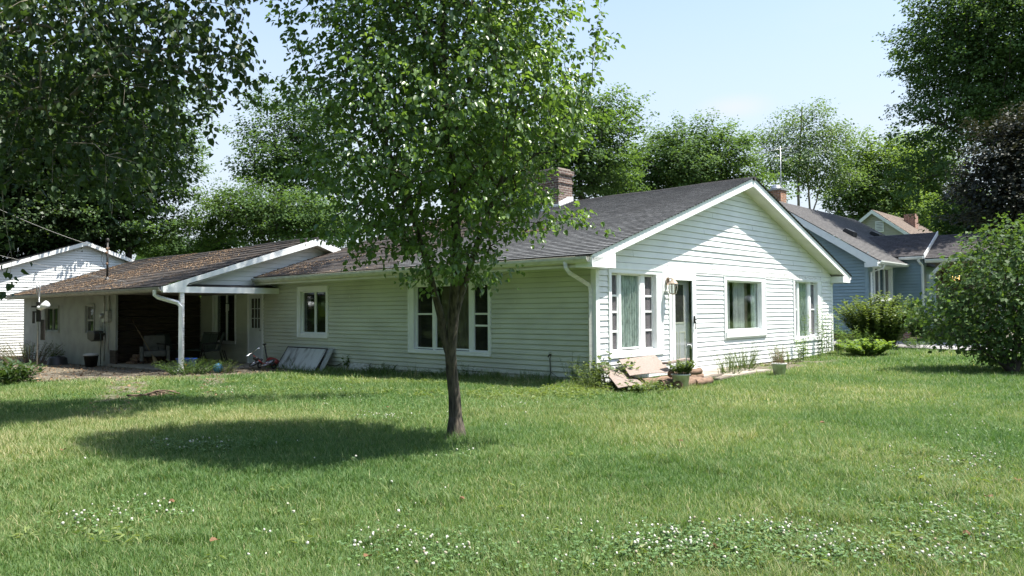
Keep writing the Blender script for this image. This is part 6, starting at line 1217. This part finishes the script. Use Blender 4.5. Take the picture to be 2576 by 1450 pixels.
for j in range(3):
    a = 2.094 * j + rng.random(n) * 0.6; P3.append(c0 + np.stack([0 * hz, 0 * hz, hz], 1)); N3.append(np.array([0, 0, 1.0]) + 0.35 * rng.normal(size=(n, 3))); T3.append(np.stack([np.cos(a), np.sin(a), 0.1 + 0 * a], 1)); S3.append(0.011 + 0.009 * rng.random(n)); V3.append(0.25 + 0.6 * rng.random(n))
V, Fi, va = leaves(np.concatenate(P3), np.concatenate(N3), np.concatenate(T3), np.concatenate(S3), ROUND, np.clip(np.concatenate(V3), 0, 1))
tag(fast_mesh('clover_leaves', V, Fi, 4, M['clover'], None, va), kind='stuff')
# broad-leaved rosettes and ground cover along the wall
ps = np.concatenate([patch(1290, 1270, 900, 180, 10), patch(1800, 1390, 600, 60, 10), patch(420, 1350, 380, 90, 9), patch(2350, 1300, 250, 140, 10), patch(1100, 990, 500, 14, 110), patch(1350, 995, 180, 16, 90), patch(700, 962, 150, 10, 60), patch(1000, 962, 180, 8, 70), patch(300, 985, 260, 22, 50), patch(1450, 985, 90, 16, 70)])
u, v = W2L(ps[:, 0], ps[:, 1]); ps = ps[~indoors(u, v)]; k = 12; n = len(ps) * k; a = rng.random(n) * 6.283
P3 = np.repeat(ps, k, 0) + np.stack([0.03 * np.cos(a), 0.03 * np.sin(a), 0.02 + 0.05 * rng.random(n)], 1)
V, Fi, va = leaves(P3, np.array([0, 0, 1.0]) + 0.3 * rng.normal(size=(n, 3)), np.stack([np.cos(a), np.sin(a), 0.5 + 0.5 * rng.random(n)], 1), 0.05 + 0.045 * rng.random(n), LANCE, np.clip(0.35 + 0.5 * rng.random(n), 0, 1))
tag(fast_mesh('ground_weeds', V, Fi, 4, M['weed'], None, va), kind='stuff')
# maple keys and leaf crumbs lying on the roofs
n = 40000; v = 6.0 + 22 * rng.random(n); f_ = rng.random(n) ** 1.1
car = v > 12.6
uu = np.where(car, CE0 + f_ * (CU - CE0), EU0 + f_ * (RU - EU0)); zz = np.where(car, CZ - np.abs(uu - CU) * SL, RZ - np.abs(uu - RU) * SL) + 0.016
dn = fbm(uu * 0.8 + 3, v * 0.45 + 8, 4); pr = np.where(car, sm((dn - 0.44) / 0.22) * 0.8, sm((dn - 0.46) / 0.2) * sm((v - 6.3) / 4)); k = (rng.random(n) < pr * 0.9 + 0.02) & ~((~car) & (v > 12.6)); uu, v, zz = uu[k], v[k], zz[k]; n = len(uu)
P3 = P0 + uu[:, None] * UX + v[:, None] * VX + np.stack([0 * zz, 0 * zz, zz], 1); a = rng.random(n) * 6.283
nr = unit(np.array([[-0.316, 0, 0.949]]))[0]; nrw = nr[0] * UX + np.array([0, 0, nr[2]])
V, Fi, va = leaves(P3, nrw + 0.22 * rng.normal(size=(n, 3)), np.stack([np.cos(a), np.sin(a), 0 * a], 1), 0.022 + 0.035 * rng.random(n), LEAF4, rng.random(n))
tag(fast_mesh('leaf_litter', V, Fi, 4, M['litter'], None, va), kind='stuff')
# chips, seeds and twigs on the bare soil and lawn
n = 5000; x, y = scatter(-16, 6, 10, 27, 26); u, v = W2L(x, y); k = (gravel(u, v) > 0.35) & ~indoors(u, v); x, y = x[k], y[k]; n = len(x); a = rng.random(n) * 6.283
V, Fi, va = leaves(np.stack([x, y, hgt(x, y) + 0.012], 1), np.array([0, 0, 1.0]) + 0.35 * rng.normal(size=(n, 3)), np.stack([np.cos(a), np.sin(a), 0 * a], 1), 0.03 + 0.06 * rng.random(n), LEAF4, rng.random(n))
tag(fast_mesh('gravel', V, Fi, 4, M['litter'], None, va), kind='stuff')
# a few twigs fallen on the main roof
t = empty('fallen_twig', L2W(1.9, 3.6, rakez(1.9) + 0.03), HANG, 'dry fallen twig lying on the grey main roof', 'twig')
mb = MB()
for k in range(7): a = k * 0.9; mb.tube([(0.05 * k - 0.1, 0.25 * math.sin(a) - 0.5, 0.03 - 0.0 + (0.05 * k - 0.1) * SL), (0.1 * math.cos(a), 0.45 * math.cos(a * 1.3), 0.04 + 0.1 * math.cos(a) * SL)], 0.008, 4)
mb.build('stick', M['twig'], t, True)
